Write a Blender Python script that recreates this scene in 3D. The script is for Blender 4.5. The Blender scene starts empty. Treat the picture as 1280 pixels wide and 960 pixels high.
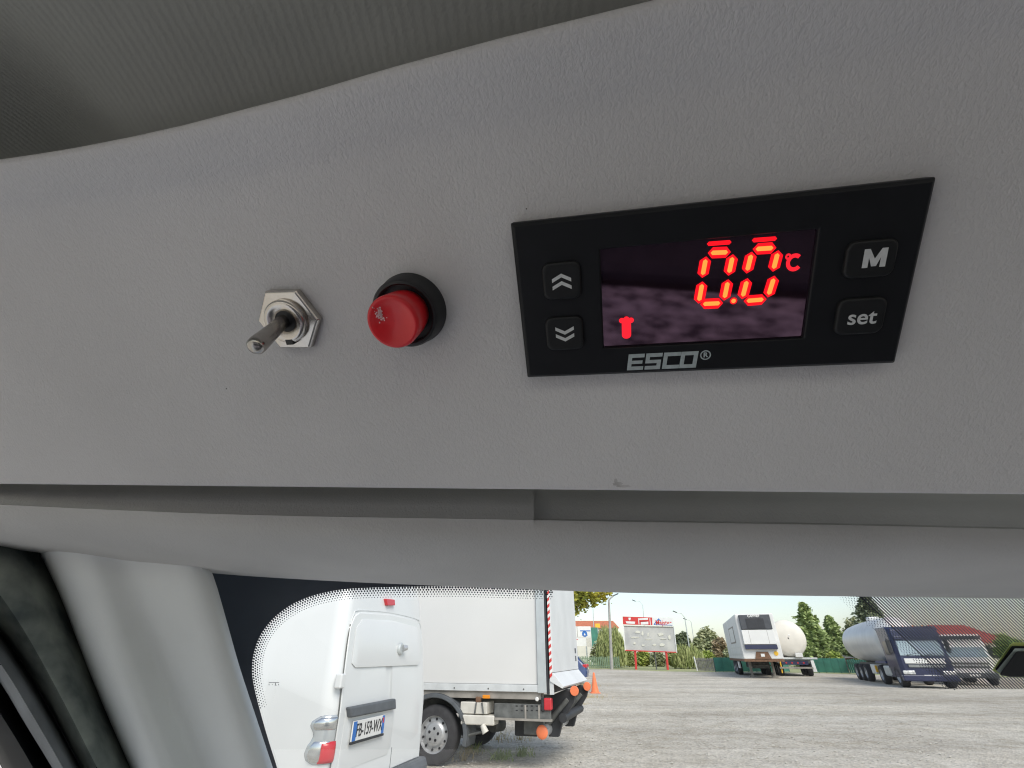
import bpy, math, random
import numpy as np
from mathutils import Vector, Matrix, Euler
R = math.radians
random.seed(7); rng = np.random.default_rng(7)
sc = bpy.context.scene
C = sc.collection

# ------------------------------------------------------------------ camera
F, PITCH, H = 575.0, R(30.52), 1.39          # focal in photo pixels, upward tilt, lens height
cd = bpy.data.cameras.new('camera'); cam = bpy.data.objects.new('camera', cd); C.objects.link(cam)
cd.sensor_width = 36; cd.lens = 36*F/1280; cd.clip_start = .005; cd.clip_end = 6000
cam.location = (0, 0, H); cam.rotation_euler = (math.pi/2+PITCH, 0, 0)
sc.camera = cam
# ------------------------------------------------------------------ sky, sun, exposure
SUN_EL, SUN_AZ = R(44), R(158)               # azimuth clockwise from +Y: behind the camera, a little to the right
w = bpy.data.worlds.new('World'); sc.world = w; w.use_nodes = True
nt = w.node_tree; bg = nt.nodes['Background']; sky = nt.nodes.new('ShaderNodeTexSky')
sky.sky_type = 'NISHITA'; sky.sun_disc = False; sky.sun_elevation = SUN_EL; sky.sun_rotation = SUN_AZ
sky.altitude = 100; sky.air_density = 1.1; sky.dust_density = 1.2; sky.ozone_density = 1.4
hs = nt.nodes.new('ShaderNodeHueSaturation'); hs.inputs['Saturation'].default_value = .72      # thin even overcast
nt.links.new(sky.outputs[0], hs.inputs['Color']); nt.links.new(hs.outputs[0], bg.inputs[0]); bg.inputs[1].default_value = .098
sl = bpy.data.lights.new('sun', 'SUN'); sun = bpy.data.objects.new('sun', sl); C.objects.link(sun)
sl.energy = 1.45; sl.angle = R(35); sl.color = (1, .94, .85)
sd = Vector((math.sin(SUN_AZ)*math.cos(SUN_EL), math.cos(SUN_AZ)*math.cos(SUN_EL), math.sin(SUN_EL)))
sun.rotation_euler = (-sd).to_track_quat('-Z', 'Y').to_euler(); sun.location = (-20, -30, 40)
sc.view_settings.view_transform = 'Standard'; sc.view_settings.look = 'None'
sc.view_settings.exposure = .95; sc.view_settings.gamma = 1
sc.render.engine = 'CYCLES'
cy = sc.cycles
cy.use_denoising = True; cy.max_bounces = 8; cy.diffuse_bounces = 4; cy.transparent_max_bounces = 24
cy.filter_width = 1.15; cy.caustics_reflective = False; cy.caustics_refractive = False; cy.sample_clamp_indirect = 6

# ------------------------------------------------------------------ geometry of the view (pixels of the photo -> rays)
SP, CP = math.sin(PITCH), math.cos(PITCH)
CAM = Vector((0, 0, H))
def c2w(v): return Vector((v[0], -SP*v[1]+CP*v[2], CP*v[1]+SP*v[2]))
def ray(px, py): return c2w(((px-640)/F, (480-py)/F, 1))
def W(px, py, D): r = ray(px, py); return CAM + r*(D/r.y)      # point D metres ahead
def G(px, py): r = ray(px, py); return CAM + r*(-H/r.z)        # point on the ground
def on_local(px, py, M, axis, val):                            # point on a plane of a thing's own frame
    Mi = M.inverted(); o = Mi @ CAM; d = Mi.to_3x3() @ ray(px, py)
    return o + d*((val-o[axis])/d[axis])

# ------------------------------------------------------------------ materials
def mat(name, col, rough=.6, metal=0., var=.0, vscale=4., bump=0., bscale=60., spec=.5, coat=0., vcol=None, detail=6, bdist=.002, stretch=None, emit=None, estr=1.):
    m = bpy.data.materials.new(name); m.use_nodes = True
    n = m.node_tree.nodes; l = m.node_tree.links; p = n['Principled BSDF']
    p.inputs['Base Color'].default_value = (*col, 1); p.inputs['Roughness'].default_value = rough
    p.inputs['Metallic'].default_value = metal; p.inputs['Specular IOR Level'].default_value = spec
    p.inputs['Coat Weight'].default_value = coat; p.inputs['Coat Roughness'].default_value = .08
    if emit: p.inputs['Emission Color'].default_value = (*emit, 1); p.inputs['Emission Strength'].default_value = estr
    tc = n.new('ShaderNodeTexCoord'); src = tc.outputs['Object']
    if stretch:
        mp = n.new('ShaderNodeMapping'); mp.inputs['Scale'].default_value = stretch[0]; mp.inputs['Rotation'].default_value = stretch[1]
        l.new(src, mp.inputs[0]); src = mp.outputs[0]
    if var or vcol:
        t = n.new('ShaderNodeTexNoise'); t.inputs['Scale'].default_value = vscale; t.inputs['Detail'].default_value = detail
        l.new(src, t.inputs['Vector'])
        cr = n.new('ShaderNodeValToRGB'); cr.color_ramp.elements[0].position = .34; cr.color_ramp.elements[1].position = .66
        b = vcol or tuple(min(1, c*(1+var)) for c in col); a = col if vcol else tuple(c*(1-var) for c in col)
        cr.color_ramp.elements[0].color = (*a, 1); cr.color_ramp.elements[1].color = (*b, 1)
        l.new(t.outputs['Fac'], cr.inputs[0]); l.new(cr.outputs[0], p.inputs['Base Color'])
    if bump:
        t = n.new('ShaderNodeTexNoise'); t.inputs['Scale'].default_value = bscale; t.inputs['Detail'].default_value = 4
        l.new(src, t.inputs['Vector'])
        b = n.new('ShaderNodeBump'); b.inputs['Strength'].default_value = bump; b.inputs['Distance'].default_value = bdist
        l.new(t.outputs['Fac'], b.inputs['Height']); l.new(b.outputs[0], p.inputs['Normal'])
    return m
def grain_mat(name, col, rough, cell, strength, dist, var=.05, spec=.4, specks=False):   # moulded vinyl grain
    m = mat(name, col, rough, var=var, vscale=9, spec=spec); n = m.node_tree.nodes; l = m.node_tree.links
    tc = n.new('ShaderNodeTexCoord'); mp = n.new('ShaderNodeMapping')
    mp.inputs['Rotation'].default_value = (0, 0, R(-24)); mp.inputs['Scale'].default_value = (1.55, 1, 1)
    l.new(tc.outputs['Object'], mp.inputs[0])
    t = n.new('ShaderNodeTexNoise'); t.inputs['Scale'].default_value = cell; t.inputs['Detail'].default_value = 2.5; t.inputs['Roughness'].default_value = .6
    t.inputs['Distortion'].default_value = .6
    l.new(mp.outputs[0], t.inputs['Vector'])
    ad = n.new('ShaderNodeMapRange'); ad.inputs[1].default_value = .3; ad.inputs[2].default_value = .62; l.new(t.outputs['Fac'], ad.inputs[0])
    b = n.new('ShaderNodeBump'); b.inputs['Strength'].default_value = strength; b.inputs['Distance'].default_value = dist
    l.new(ad.outputs[0], b.inputs['Height']); l.new(b.outputs[0], n['Principled BSDF'].inputs['Normal'])
    return m
def emit_mat(name, col, s):
    m = bpy.data.materials.new(name); m.use_nodes = True; n = m.node_tree.nodes; l = m.node_tree.links
    e = n.new('ShaderNodeEmission'); e.inputs[0].default_value = (*col, 1); e.inputs[1].default_value = s
    l.new(e.outputs[0], n['Material Output'].inputs[0]); return m
def glass_mat(name, tint, refl):
    m = bpy.data.materials.new(name); m.use_nodes = True; n = m.node_tree.nodes; l = m.node_tree.links
    t = n.new('ShaderNodeBsdfTransparent'); t.inputs[0].default_value = (*tint, 1)
    g = n.new('ShaderNodeBsdfGlossy'); g.inputs['Roughness'].default_value = .02
    lw = n.new('ShaderNodeFresnel'); lw.inputs[0].default_value = 1.35
    mu = n.new('ShaderNodeMath'); mu.operation = 'MULTIPLY'; mu.inputs[1].default_value = refl; l.new(lw.outputs[0], mu.inputs[0])
    x = n.new('ShaderNodeMixShader'); l.new(mu.outputs[0], x.inputs[0]); l.new(t.outputs[0], x.inputs[1]); l.new(g.outputs[0], x.inputs[2])
    l.new(x.outputs[0], n['Material Output'].inputs[0]); return m

M = {}
M['panel'] = grain_mat('panel vinyl', (.665, .66, .668), .55, 1000, .26, .0006, .07)
M['header'] = grain_mat('header plastic', (.575, .57, .55), .6, 620, .2, .0005, .08)
M['pillar'] = grain_mat('pillar plastic', (.74, .77, .775), .6, 380, .12, .0004, .05)
M['rubber_dusty'] = mat('dusty rubber', (.09, .115, .118), .85, vcol=(.4, .44, .4), vscale=32, bump=.2, bscale=300, bdist=.0006)
M['rubber_grey'] = mat('grey rubber', (.17, .185, .2), .7, var=.3, vscale=30)
M['black_trim'] = mat('black trim', (.012, .014, .016), .6, var=.2, vscale=40)
M['frit'] = mat('frit enamel', (.06, .068, .085), .45, var=.1, vscale=20)
M['glass'] = glass_mat('windscreen glass', (.97, .985, .98), .14)
M['bezel'] = mat('bezel plastic', (.008, .009, .011), .45, var=.1, vscale=150, spec=.3, bump=.12, bscale=2500, bdist=.0001)
M['key'] = mat('key rubber', (.011, .012, .013), .5, spec=.35, bump=.1, bscale=3000, bdist=.0001)
M['print'] = mat('pale print', (.42, .48, .5), .6, var=.1, vscale=900)
M['print_white'] = mat('white print', (.62, .64, .65), .6, var=.06, vscale=900)
M['led'] = emit_mat('led core', (1, .17, .03), 1.25)
M['led_edge'] = emit_mat('led edge', (1, .008, .016), .7)  # red rim widened to imitate the halo around the bright core
M['led_soft'] = emit_mat('led icon', (1, .02, .035), .62)
M['nickel'] = mat('nickel', (.62, .585, .54), .22, 1., var=.06, vscale=200, bump=.05, bscale=800, bdist=.0002)
M['lever'] = mat('lever steel', (.42, .4, .37), .26, 1., var=.1, vscale=300)
M['red_cap'] = mat('red cap', (.74, .016, .024), .34, var=.06, vscale=120, coat=.15)
M['black_base'] = mat('switch base', (.012, .013, .015), .45)
M['worn'] = mat('worn white', (.78, .48, .5), .7, var=.15, vscale=900)
M['speck'] = mat('speck', (.06, .055, .05), .8)
# display window: dark tinted filter with a mauve gloss
m = bpy.data.materials.new('display window'); m.use_nodes = True; n = m.node_tree.nodes; l = m.node_tree.links
d = n.new('ShaderNodeBsdfDiffuse'); d.inputs[0].default_value = (.012, .006, .009, 1)
g = n.new('ShaderNodeBsdfGlossy'); g.inputs[0].default_value = (1, .66, .88, 1); g.inputs['Roughness'].default_value = .04
x = n.new('ShaderNodeMixShader'); x.inputs[0].default_value = .14
l.new(d.outputs[0], x.inputs[1]); l.new(g.outputs[0], x.inputs[2]); l.new(x.outputs[0], n['Material Output'].inputs[0]); M['window'] = m
# headliner cloth: fine ribs
m = mat('headliner cloth', (.34, .348, .328), .95, var=.12, vscale=12, spec=.1); n = m.node_tree.nodes; l = m.node_tree.links
tc = n.new('ShaderNodeTexCoord'); mp = n.new('ShaderNodeMapping'); mp.inputs['Rotation'].default_value = (0, 0, R(8)); l.new(tc.outputs['Object'], mp.inputs[0])
wv = n.new('ShaderNodeTexWave'); wv.inputs['Scale'].default_value = 140; wv.inputs['Distortion'].default_value = 2.2; wv.inputs['Detail'].default_value = 2; wv.inputs['Detail Scale'].default_value = 6
l.new(mp.outputs[0], wv.inputs['Vector'])
nz = n.new('ShaderNodeTexNoise'); nz.inputs['Scale'].default_value = 1500; l.new(tc.outputs['Object'], nz.inputs['Vector'])
ad = n.new('ShaderNodeMath'); ad.operation = 'ADD'; l.new(wv.outputs['Fac'], ad.inputs[0]); l.new(nz.outputs['Fac'], ad.inputs[1])
b = n.new('ShaderNodeBump'); b.inputs['Strength'].default_value = .16; b.inputs['Distance'].default_value = .0007
l.new(ad.outputs[0], b.inputs['Height']); l.new(b.outputs[0], n['Principled BSDF'].inputs['Normal']); M['cloth'] = m
# outdoors
M['van_white'] = mat('van paint', (.68, .695, .69), .3, var=.025, vscale=1.2, coat=.3)
M['box_white'] = mat('box panel', (.68, .675, .655), .5, var=.03, vscale=.8)
M['rail_white'] = mat('rail paint', (.6, .62, .62), .45, var=.08, vscale=6)
M['alu'] = mat('aluminium', (.55, .58, .58), .45, .4, var=.08, vscale=5)
M['lift_white'] = mat('lift paint', (.66, .67, .67), .5, var=.05, vscale=2.2)
M['black_plastic'] = mat('black plastic', (.03, .032, .036), .6, var=.15, vscale=10)
M['grey_plastic'] = mat('grey plastic', (.10, .11, .12), .65, var=.15, vscale=10)
M['tyre'] = mat('tyre', (.04, .04, .043), .85, var=.2, vscale=12)
M['steel_rim'] = mat('rim', (.5, .51, .52), .4, .5, var=.1, vscale=9)
M['chassis'] = mat('chassis', (.12, .125, .12), .7, var=.35, vscale=7)
M['rust'] = mat('rust', (.18, .10, .06), .85, var=.3, vscale=12)
M['cream'] = mat('cream paint', (.62, .6, .54), .55, var=.1, vscale=6)
M['red_lens'] = mat('red lens', (.55, .03, .04), .25, coat=.4, emit=(.6, .03, .03), estr=.0)
M['orange_lens'] = mat('orange lens', (.8, .28, .02), .3)
M['clear_lens'] = mat('clear lens', (.6, .62, .63), .18, .35, var=.35, vscale=14, coat=.5)
M['red'] = mat('red paint', (.6, .05, .045), .5, var=.06, vscale=3)
M['orange'] = mat('orange rubber', (.85, .22, .09), .55, var=.08, vscale=8)
M['white'] = mat('white paint', (.78, .78, .76), .5, var=.04, vscale=3)
M['plate'] = mat('plate white', (.75, .75, .73), .4)
M['plate_blue'] = mat('plate blue', (.03, .16, .5), .4)
M['ink'] = mat('ink', (.02, .02, .024), .5)
M['dark_glass'] = mat('dark glass', (.03, .035, .04), .1, spec=.6)
M['sky_glass'] = mat('sky glass', (.42, .47, .46), .12, .7)  # pale base puts the reflected sky into the windscreen colour
M['blue_paint'] = mat('blue paint', (.03, .06, .17), .3, coat=.4, var=.05)
M['navy'] = mat('navy paint', (.02, .026, .075), .35, coat=.3, var=.1)
M['tank'] = mat('tank cream', (.74, .70, .62), .45, var=.05, vscale=1.5)
M['tank_silver'] = mat('tank silver', (.66, .67, .67), .4, .25, var=.05, vscale=1.2)
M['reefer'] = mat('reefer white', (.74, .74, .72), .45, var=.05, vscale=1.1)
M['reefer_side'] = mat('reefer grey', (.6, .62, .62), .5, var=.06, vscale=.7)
M['unit_dark'] = mat('unit dark', (.07, .075, .085), .6, var=.15, vscale=3)
M['concrete'] = mat('concrete', (.36, .35, .33), .8, var=.15, vscale=4)
M['roof_red'] = mat('roof tile', (.5, .17, .09), .8, var=.12, vscale=2)
M['roof_scarlet'] = mat('scarlet roof', (.42, .1, .085), .6, var=.1, vscale=1)
M['wall_pale'] = mat('pale wall', (.62, .6, .54), .8, var=.06, vscale=.8)
M['sign_yellow'] = mat('sign yellow', (.85, .5, .04), .5)
M['green_sheet'] = mat('green sheet', (.05, .2, .15), .6, var=.15, vscale=2)
M['mesh_green'] = mat('mesh green', (.22, .3, .2), .8, var=.2, vscale=2)
M['wood_grey'] = mat('grey wood', (.3, .28, .25), .85, var=.2, vscale=5)
M['poster'] = mat('torn poster', (.42, .42, .415), .8, vcol=(.58, .57, .53), vscale=.75, detail=9)
M['poster_scrap'] = mat('poster scrap', (.68, .665, .58), .8, var=.05)
M['bark'] = mat('bark', (.13, .1, .075), .9, var=.3, vscale=8, bump=.4, bscale=25, bdist=.02)
def leaf(name, a, b, s=.8):
    m = mat(name, a, .7, vcol=b, vscale=s, detail=3, spec=.2); return m
M['leaf_willow'] = leaf('willow leaf', (.26, .31, .11), (.42, .45, .2), 1.1)
M['leaf_conifer'] = leaf('conifer needle', (.25, .33, .13), (.42, .5, .21), 1.5)  # needles lightened in colour to stand in for haze
M['leaf_dark'] = leaf('dark needle', (.15, .19, .12), (.24, .27, .16), 1.2)
M['leaf_maple'] = leaf('maple leaf', (.22, .27, .05), (.46, .4, .06), 1.3)
M['leaf_far'] = leaf('far leaf', (.31, .34, .19), (.43, .44, .27), .4)  # pale tone takes the place of haze over the far trees
M['leaf_brown'] = leaf('russet leaf', (.33, .26, .17), (.44, .36, .24), .5)
M['leaf_lime'] = leaf('lime leaf', (.28, .36, .08), (.4, .42, .12), .9)
M['grass'] = leaf('grass blade', (.14, .24, .06), (.3, .36, .12), 1.4)
M['straw'] = leaf('straw blade', (.38, .3, .16), (.5, .42, .24), 1.4)
M['gravel'] = mat('gravel stone', (.46, .43, .38), .85, vcol=(.66, .63, .57), vscale=9, detail=2)
M['ground_grass'] = mat('verge grass', (.27, .32, .13), .9, vcol=(.42, .4, .22), vscale=.6)

# ------------------------------------------------------------------ mesh helpers
class B:
    def __init__(s): s.v = []; s.f = []
    def add(s, vs, fs):
        o = len(s.v); s.v += [tuple(p) for p in vs]; s.f += [tuple(i+o for i in f) for f in fs]; return s
    def box(s, x0, x1, y0, y1, z0, z1, M4=None):
        vs = [Vector((x, y, z)) for x in (x0, x1) for y in (y0, y1) for z in (z0, z1)]
        if M4 is not None: vs = [M4 @ q for q in vs]
        return s.add(vs, [(0, 1, 3, 2), (4, 6, 7, 5), (0, 4, 5, 1), (2, 3, 7, 6), (0, 2, 6, 4), (1, 5, 7, 3)])
    def tube(s, pts, rad, n=10, caps=True):
        pts = [Vector(p) for p in pts]; rs = rad if isinstance(rad, (list, tuple)) else [rad]*len(pts); rings = []
        up = None
        for i, p in enumerate(pts):
            t = (pts[min(i+1, len(pts)-1)]-pts[max(i-1, 0)]).normalized()
            if up is None or abs(up.dot(t)) > .95: up = Vector((0, 0, 1)) if abs(t.z) < .9 else Vector((1, 0, 0))
            a = t.cross(up).normalized(); b = a.cross(t); up = b
            rings.append([p+(a*math.cos(2*math.pi*k/n)+b*math.sin(2*math.pi*k/n))*rs[i] for k in range(n)])
        return s.loft(rings, caps)
    def loft(s, rings, caps=True, closed=True):
        n = len(rings[0]); vs = [q for r in rings for q in r]; fs = []
        for i in range(len(rings)-1):
            for k in range(n if closed else n-1):
                k2 = (k+1) % n; fs.append((i*n+k, i*n+k2, (i+1)*n+k2, (i+1)*n+k))
        if caps: fs.append(tuple(range(n-1, -1, -1))); fs.append(tuple((len(rings)-1)*n+k for k in range(n)))
        return s.add(vs, fs)
    def lathe(s, prof, axis, o=(0, 0, 0), n=32, caps=True):     # prof = (radius, height) along an axis 'x','y','z'
        o = Vector(o); rings = []
        for r, h in prof:
            ring = []
            for k in range(n):
                a = 2*math.pi*k/n; c, d_ = r*math.cos(a), r*math.sin(a)
                ring.append(o + Vector({'z': (c, d_, h), 'y': (d_, h, c), 'x': (h, c, d_)}[axis]))
            rings.append(ring)
        return s.loft(rings, caps)
    def prism(s, poly, f0, f1):                                  # poly in 2D, two mapping functions give the two faces
        a = [f0(*p) for p in poly]; b = [f1(*p) for p in poly]; return s.loft([a, b])
    def grid(s, rows):
        m_ = len(rows[0]); vs = [q for r in rows for q in r]
        return s.add(vs, [(i*m_+k, i*m_+k+1, (i+1)*m_+k+1, (i+1)*m_+k) for i in range(len(rows)-1) for k in range(m_-1)])
    def build(s, name, material, parent=None, smooth=False, bevel=0, seg=2, world=False, thick=0, split=None):
        me = bpy.data.meshes.new(name); vs = s.v
        if world and parent is not None:
            Mi = parent_matrix(parent).inverted(); vs = [tuple(Mi @ Vector(q)) for q in vs]
        me.from_pydata(vs, [], s.f)
        import bmesh
        bm = bmesh.new(); bm.from_mesh(me); bmesh.ops.recalc_face_normals(bm, faces=bm.faces); bm.to_mesh(me); bm.free()
        me.materials.append(material)
        if smooth:
            me.polygons.foreach_set('use_smooth', [True]*len(me.polygons))
            try: me.set_sharp_from_angle(angle=R(split or 40))
            except Exception: pass
        o = bpy.data.objects.new(name, me); C.objects.link(o)
        if parent is not None: o.parent = parent
        if thick:
            md = o.modifiers.new('thick', 'SOLIDIFY'); md.thickness = thick; md.offset = -1
        if bevel:
            md = o.modifiers.new('edge', 'BEVEL'); md.width = bevel; md.segments = seg; md.limit_method = 'ANGLE'; md.angle_limit = R(35)
        return o
def parent_matrix(o):
    m_ = o.matrix_basis.copy(); p = o.parent
    while p is not None: m_ = p.matrix_basis @ m_; p = p.parent
    return m_
def tag(o, label, cat, group=None, kind=None):
    o['label'] = label
    if cat: o['category'] = cat
    if group: o['group'] = group
    if kind: o['kind'] = kind
    return o
def empty(name, label, cat, loc=(0, 0, 0), rz=0, group=None, basis=None):
    o = bpy.data.objects.new(name, None); C.objects.link(o); o.empty_display_size = .05
    if basis is not None: o.matrix_basis = basis
    else: o.location = loc; o.rotation_euler = (0, 0, rz)
    if basis is None: o.matrix_basis = Matrix.Translation(Vector(loc)) @ Matrix.Rotation(rz, 4, 'Z')
    return tag(o, label, cat, group)
def text(name, body, size, material, parent, M4, ext=.0002, shear=0, sx=1, off=0, align='CENTER'):
    c = bpy.data.curves.new(name, 'FONT'); c.body = body; c.size = size; c.extrude = ext; c.shear = shear; c.offset = off
    c.align_x = align; c.align_y = 'CENTER'; c.materials.append(material)
    t_ = bpy.data.objects.new(name, c); me = bpy.data.meshes.new_from_object(t_); me.name = name; bpy.data.objects.remove(t_)
    o = bpy.data.objects.new(name, me); C.objects.link(o); o.parent = parent
    o.matrix_basis = M4 @ Matrix.Diagonal((sx, 1, 1, 1)); return o
def rrect(w_, h_, r, n=5, cx=0, cy=0):
    out = []
    for qx, qy, a0 in ((1, 1, 0), (-1, 1, 90), (-1, -1, 180), (1, -1, 270)):
        for k in range(n+1):
            a = R(a0+90*k/n); out.append((cx+qx*(w_/2-r)+r*math.cos(a), cy+qy*(h_/2-r)+r*math.sin(a)))
    return out
def lerp_curve(pts, t):
    x_ = t*(len(pts)-1); i = min(int(x_), len(pts)-2); f = x_-i
    p0, p1, p2, p3 = (np.array(pts[max(0, min(len(pts)-1, j))], float) for j in (i-1, i, i+1, i+2))
    return .5*((2*p1)+(-p0+p2)*f+(2*p0-5*p1+4*p2-p3)*f*f+(-p0+3*p1-3*p2+p3)*f**3)
def sstep(a, b, x_): t = max(0, min(1, (x_-a)/(b-a))); return t*t*(3-2*t)

# ================================================================== GROUND
bm_ = B(); xs = [-3000, -400, -120, -40, 0, 40, 120, 400, 3000]; ys = [-3000, -300, -50, 0, 40, 120, 400, 4000]
bm_.grid([[(x_, y_, 0) for x_ in xs] for y_ in ys])
m = mat('gravel ground', (.4, .39, .36), .9); n = m.node_tree.nodes; l = m.node_tree.links; p = n['Principled BSDF']
tc = n.new('ShaderNodeTexCoord')
def noise(scale, detail, rough=.6):
    t = n.new('ShaderNodeTexNoise'); t.inputs['Scale'].default_value = scale; t.inputs['Detail'].default_value = detail; t.inputs['Roughness'].default_value = rough
    l.new(tc.outputs['Object'], t.inputs['Vector']); return t.outputs['Fac']
def ramp(src, *stops):
    r_ = n.new('ShaderNodeValToRGB'); e = r_.color_ramp.elements
    while len(e) < len(stops): e.new(.5)
    for q, (pos, c) in zip(e, stops): q.position = pos; q.color = (*c, 1)
    l.new(src, r_.inputs[0]); return r_.outputs[0]
c1 = ramp(noise(.16, 5), (.35, (.50, .46, .395)), (.5, (.59, .55, .48)), (.68, (.66, .625, .56)))
vo = n.new('ShaderNodeTexVoronoi'); vo.inputs['Scale'].default_value = 26; l.new(tc.outputs['Object'], vo.inputs['Vector'])
c2 = ramp(vo.outputs['Color'], (.1, (.42, .41, .38)), (.55, (1, .99, .96)), (.95, (1.35, 1.33, 1.3)))
c3 = ramp(noise(2.2, 8, .75), (.3, (.68, .65, .58)), (.55, (1, 1, 1)), (.75, (1.12, 1.11, 1.09)))
mp = n.new('ShaderNodeMapping'); mp.inputs['Scale'].default_value = (.09, .55, 1); mp.inputs['Rotation'].default_value = (0, 0, R(32)); l.new(tc.outputs['Object'], mp.inputs[0])
tr = n.new('ShaderNodeTexNoise'); tr.inputs['Scale'].default_value = 1; tr.inputs['Detail'].default_value = 4; l.new(mp.outputs[0], tr.inputs['Vector'])
c4 = ramp(tr.outputs['Fac'], (.36, (.84, .82, .78)), (.5, (1, 1, 1)), (.64, (1.1, 1.09, 1.06)))
def mult(a, b, fac=1):
    q = n.new('ShaderNodeMix'); q.data_type = 'RGBA'; q.blend_type = 'MULTIPLY'; q.inputs[0].default_value = fac
    l.new(a, q.inputs[6]); l.new(b, q.inputs[7]); return q.outputs[2]
l.new(mult(mult(mult(c1, c2, .5), c3), c4), p.inputs['Base Color'])
bp = n.new('ShaderNodeBump'); bp.inputs['Strength'].default_value = .6; bp.inputs['Distance'].default_value = .03
l.new(vo.outputs['Distance'], bp.inputs['Height']); l.new(bp.outputs[0], p.inputs['Normal'])
gr = bm_.build('ground', m); tag(gr, 'pale gravel yard with worn dusty patches', 'ground', kind='structure')

# ================================================================== CAB INTERIOR
U, V, N = c2w((.97879, .03609, -.20166)), c2w((-.11363, .91471, -.38782)), c2w((.17046, .40251, .89941))
CEN = CAM + c2w((.03935, .01887, .0956)); Wd = -N
PM = Matrix(((U.x, V.x, Wd.x, CEN.x), (U.y, V.y, Wd.y, CEN.y), (U.z, V.z, Wd.z, CEN.z), (0, 0, 0, 1)))   # frame of the panel, bezel front at w = 0
def P(px, py, w_=0): return on_local(px, py, PM, 2, w_)
mm = .001
# ---- overhead panel
WP = -3.5*mm
prof = []   # (v, w) from the underside over the lower edge up the face to the top edge
for a in range(0, 91, 15): prof.append((-51.3-2.2*math.sin(R(90-a)), -5.7+2.2*math.sin(R(a))))
prof = [(-48, -40), (-53.5, -40), (-53.5, -20)] + prof
for v_ in range(-48, 23, 6): prof.append((v_, -3.5))
for v_ in np.linspace(24, 36, 9): prof.append((v_, -3.5+1.7*((v_-22)/14)**2))
for v_ in np.linspace(38, 47.2, 5): prof.append((v_, prof[-1][1]+1.05))
w_end = prof[-1][1]
for a in range(15, 91, 15): prof.append((47.2+1.6*math.sin(R(a)), w_end-1.6*(1-math.cos(R(a)))))
prof += [(48.8, w_end-14), (40, w_end-16)]
rows = []
for v_, w_ in prof:
    r_ = []
    for u_ in list(range(-330, 231, 7)):
        f = sstep(20, 50, v_); lft = sstep(-120, -240, u_)
        vt = float(np.interp(u_, (-330, -240, -200, -172, -152, -136, -120, -106, -76, -58, -35, -12, 50, 230), (47, 46.4, 45.6, 44.8, 44.2, 44.0, 44.2, 44.6, 46.3, 47.8, 49.2, 50.2, 52.6, 56.5)))-48.8
        r_.append((u_*mm, (v_+f*vt)*mm, w_*mm))
    rows.append(r_)
panel = B().grid(rows).build('overhead_panel', M['panel'], None, smooth=True, split=60)
panel.matrix_basis = PM
tag(panel, 'grey grained vinyl overhead panel that carries the switches and the display', 'panel')
for px, py, r_ in ((283, 486, .2), (658, 261, .16)):
    q = P(px, py, WP); s_ = B().lathe([(r_*mm, -.1*mm), (r_*mm*.8, .06*mm), (.1*mm, .1*mm)], 'z', (q.x, q.y, WP), 9)
    s_.build('speck', M['speck'], panel, smooth=True)
# faint scuff by the lower edge
q = P(772, 607, WP); M['scuff'] = mat('scuff', (.55, .54, .545), .8, var=.2, vscale=300)
for dx, dy, a_, b2 in ((0, 0, 1.6, .7), (1.5, -.7, 2.2, .45), (-.4, .9, .5, .9)):
    B().add([(q.x+(dx+a_*math.cos(t)*random.uniform(.7, 1.1))*mm, q.y+(dy+.6+b2*math.sin(t)*random.uniform(.7, 1.1))*mm, WP+.03*mm) for t in np.linspace(0, 6.28, 14)[:-1]], [tuple(range(13))]).build('scuff', M['scuff'], panel)

# ---- headliner
hp = [(34, -20), (50, -15), (62, -9), (76, 0), (96, 13.5), (130, 37), (190, 79.5), (330, 179), (370, 207)]
rows = []
for v_, w_ in hp:
    r_ = []
    for u_ in (-480, -400, -330, -280, -245, -220, -200, -185, -170, -155, -140, -120, -100, -70, -30, 20, 80, 160, 300, 700):
        dpt = sstep(-128, -200, u_)*sstep(110, 50, v_)*42
        side = sstep(-230, -600, u_)*60
        r_.append((u_*mm, (v_-side*.59)*mm, (w_-dpt+side*.8)*mm))
    rows.append(r_)
hl = B().grid(rows).build('headliner', M['cloth'], None, smooth=True, split=80); hl.matrix_basis = PM
tag(hl, 'dark ribbed cloth headliner above the panel', 'ceiling', kind='structure')
md = hl.modifiers.new('s', 'SUBSURF'); md.levels = md.render_levels = 1; 

# ---- windscreen header trim (left piece and visor piece on the right)
ex = [-260, -130, 0, 130, 265, 400, 530, 667, 667, 800, 950, 1100, 1280, 1420, 1560]
ey = [662, 672, 685, 701, 716.5, 725.5, 731.5, 737, 737, 741.5, 744, 746, 748.5, 750, 752]   # lower edge in view
gy = [603, 605, 608, 610, 611, 612, 612.5, 613.5, 613.5, 615, 617, 620, 625, 628, 631]      # lower edge of the panel
def header(cols, step):
    rows = []
    # (fraction between the panel edge and the lower edge of the trim, depth ahead)
    spec = [(-.9, .30), (-.45, .24), (-.02, .196), (.04, .1865), (.10, .182), (.17, .1798), (.28, .1785), (.297, .1783), (.33, .1785), (.42, .181), (.54, .187), (.66, .198), (.77, .213), (.86, .232), (.94, .258), (1., .285), (.985, .31), (.9, .33), (.6, .34), (-.5, .345)]
    out = []
    for j, (fr, D) in enumerate(spec):
        r_ = []
        for i in cols:
            y_ = gy[i]+(ey[i]-gy[i])*fr
            if j <= 6 and step: D2 = D+.009
            elif j in (7,): D2 = D - (.0 if step else .001)
            else: D2 = D
            r_.append(W(ex[i], y_, D2))
        out.append(r_)
    return out
hr = empty('windscreen_header', 'grey rounded trim bar along the top of the windscreen', 'trim', W(640, 700, .19))
ix = [i for i in range(len(ex))]
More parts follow.
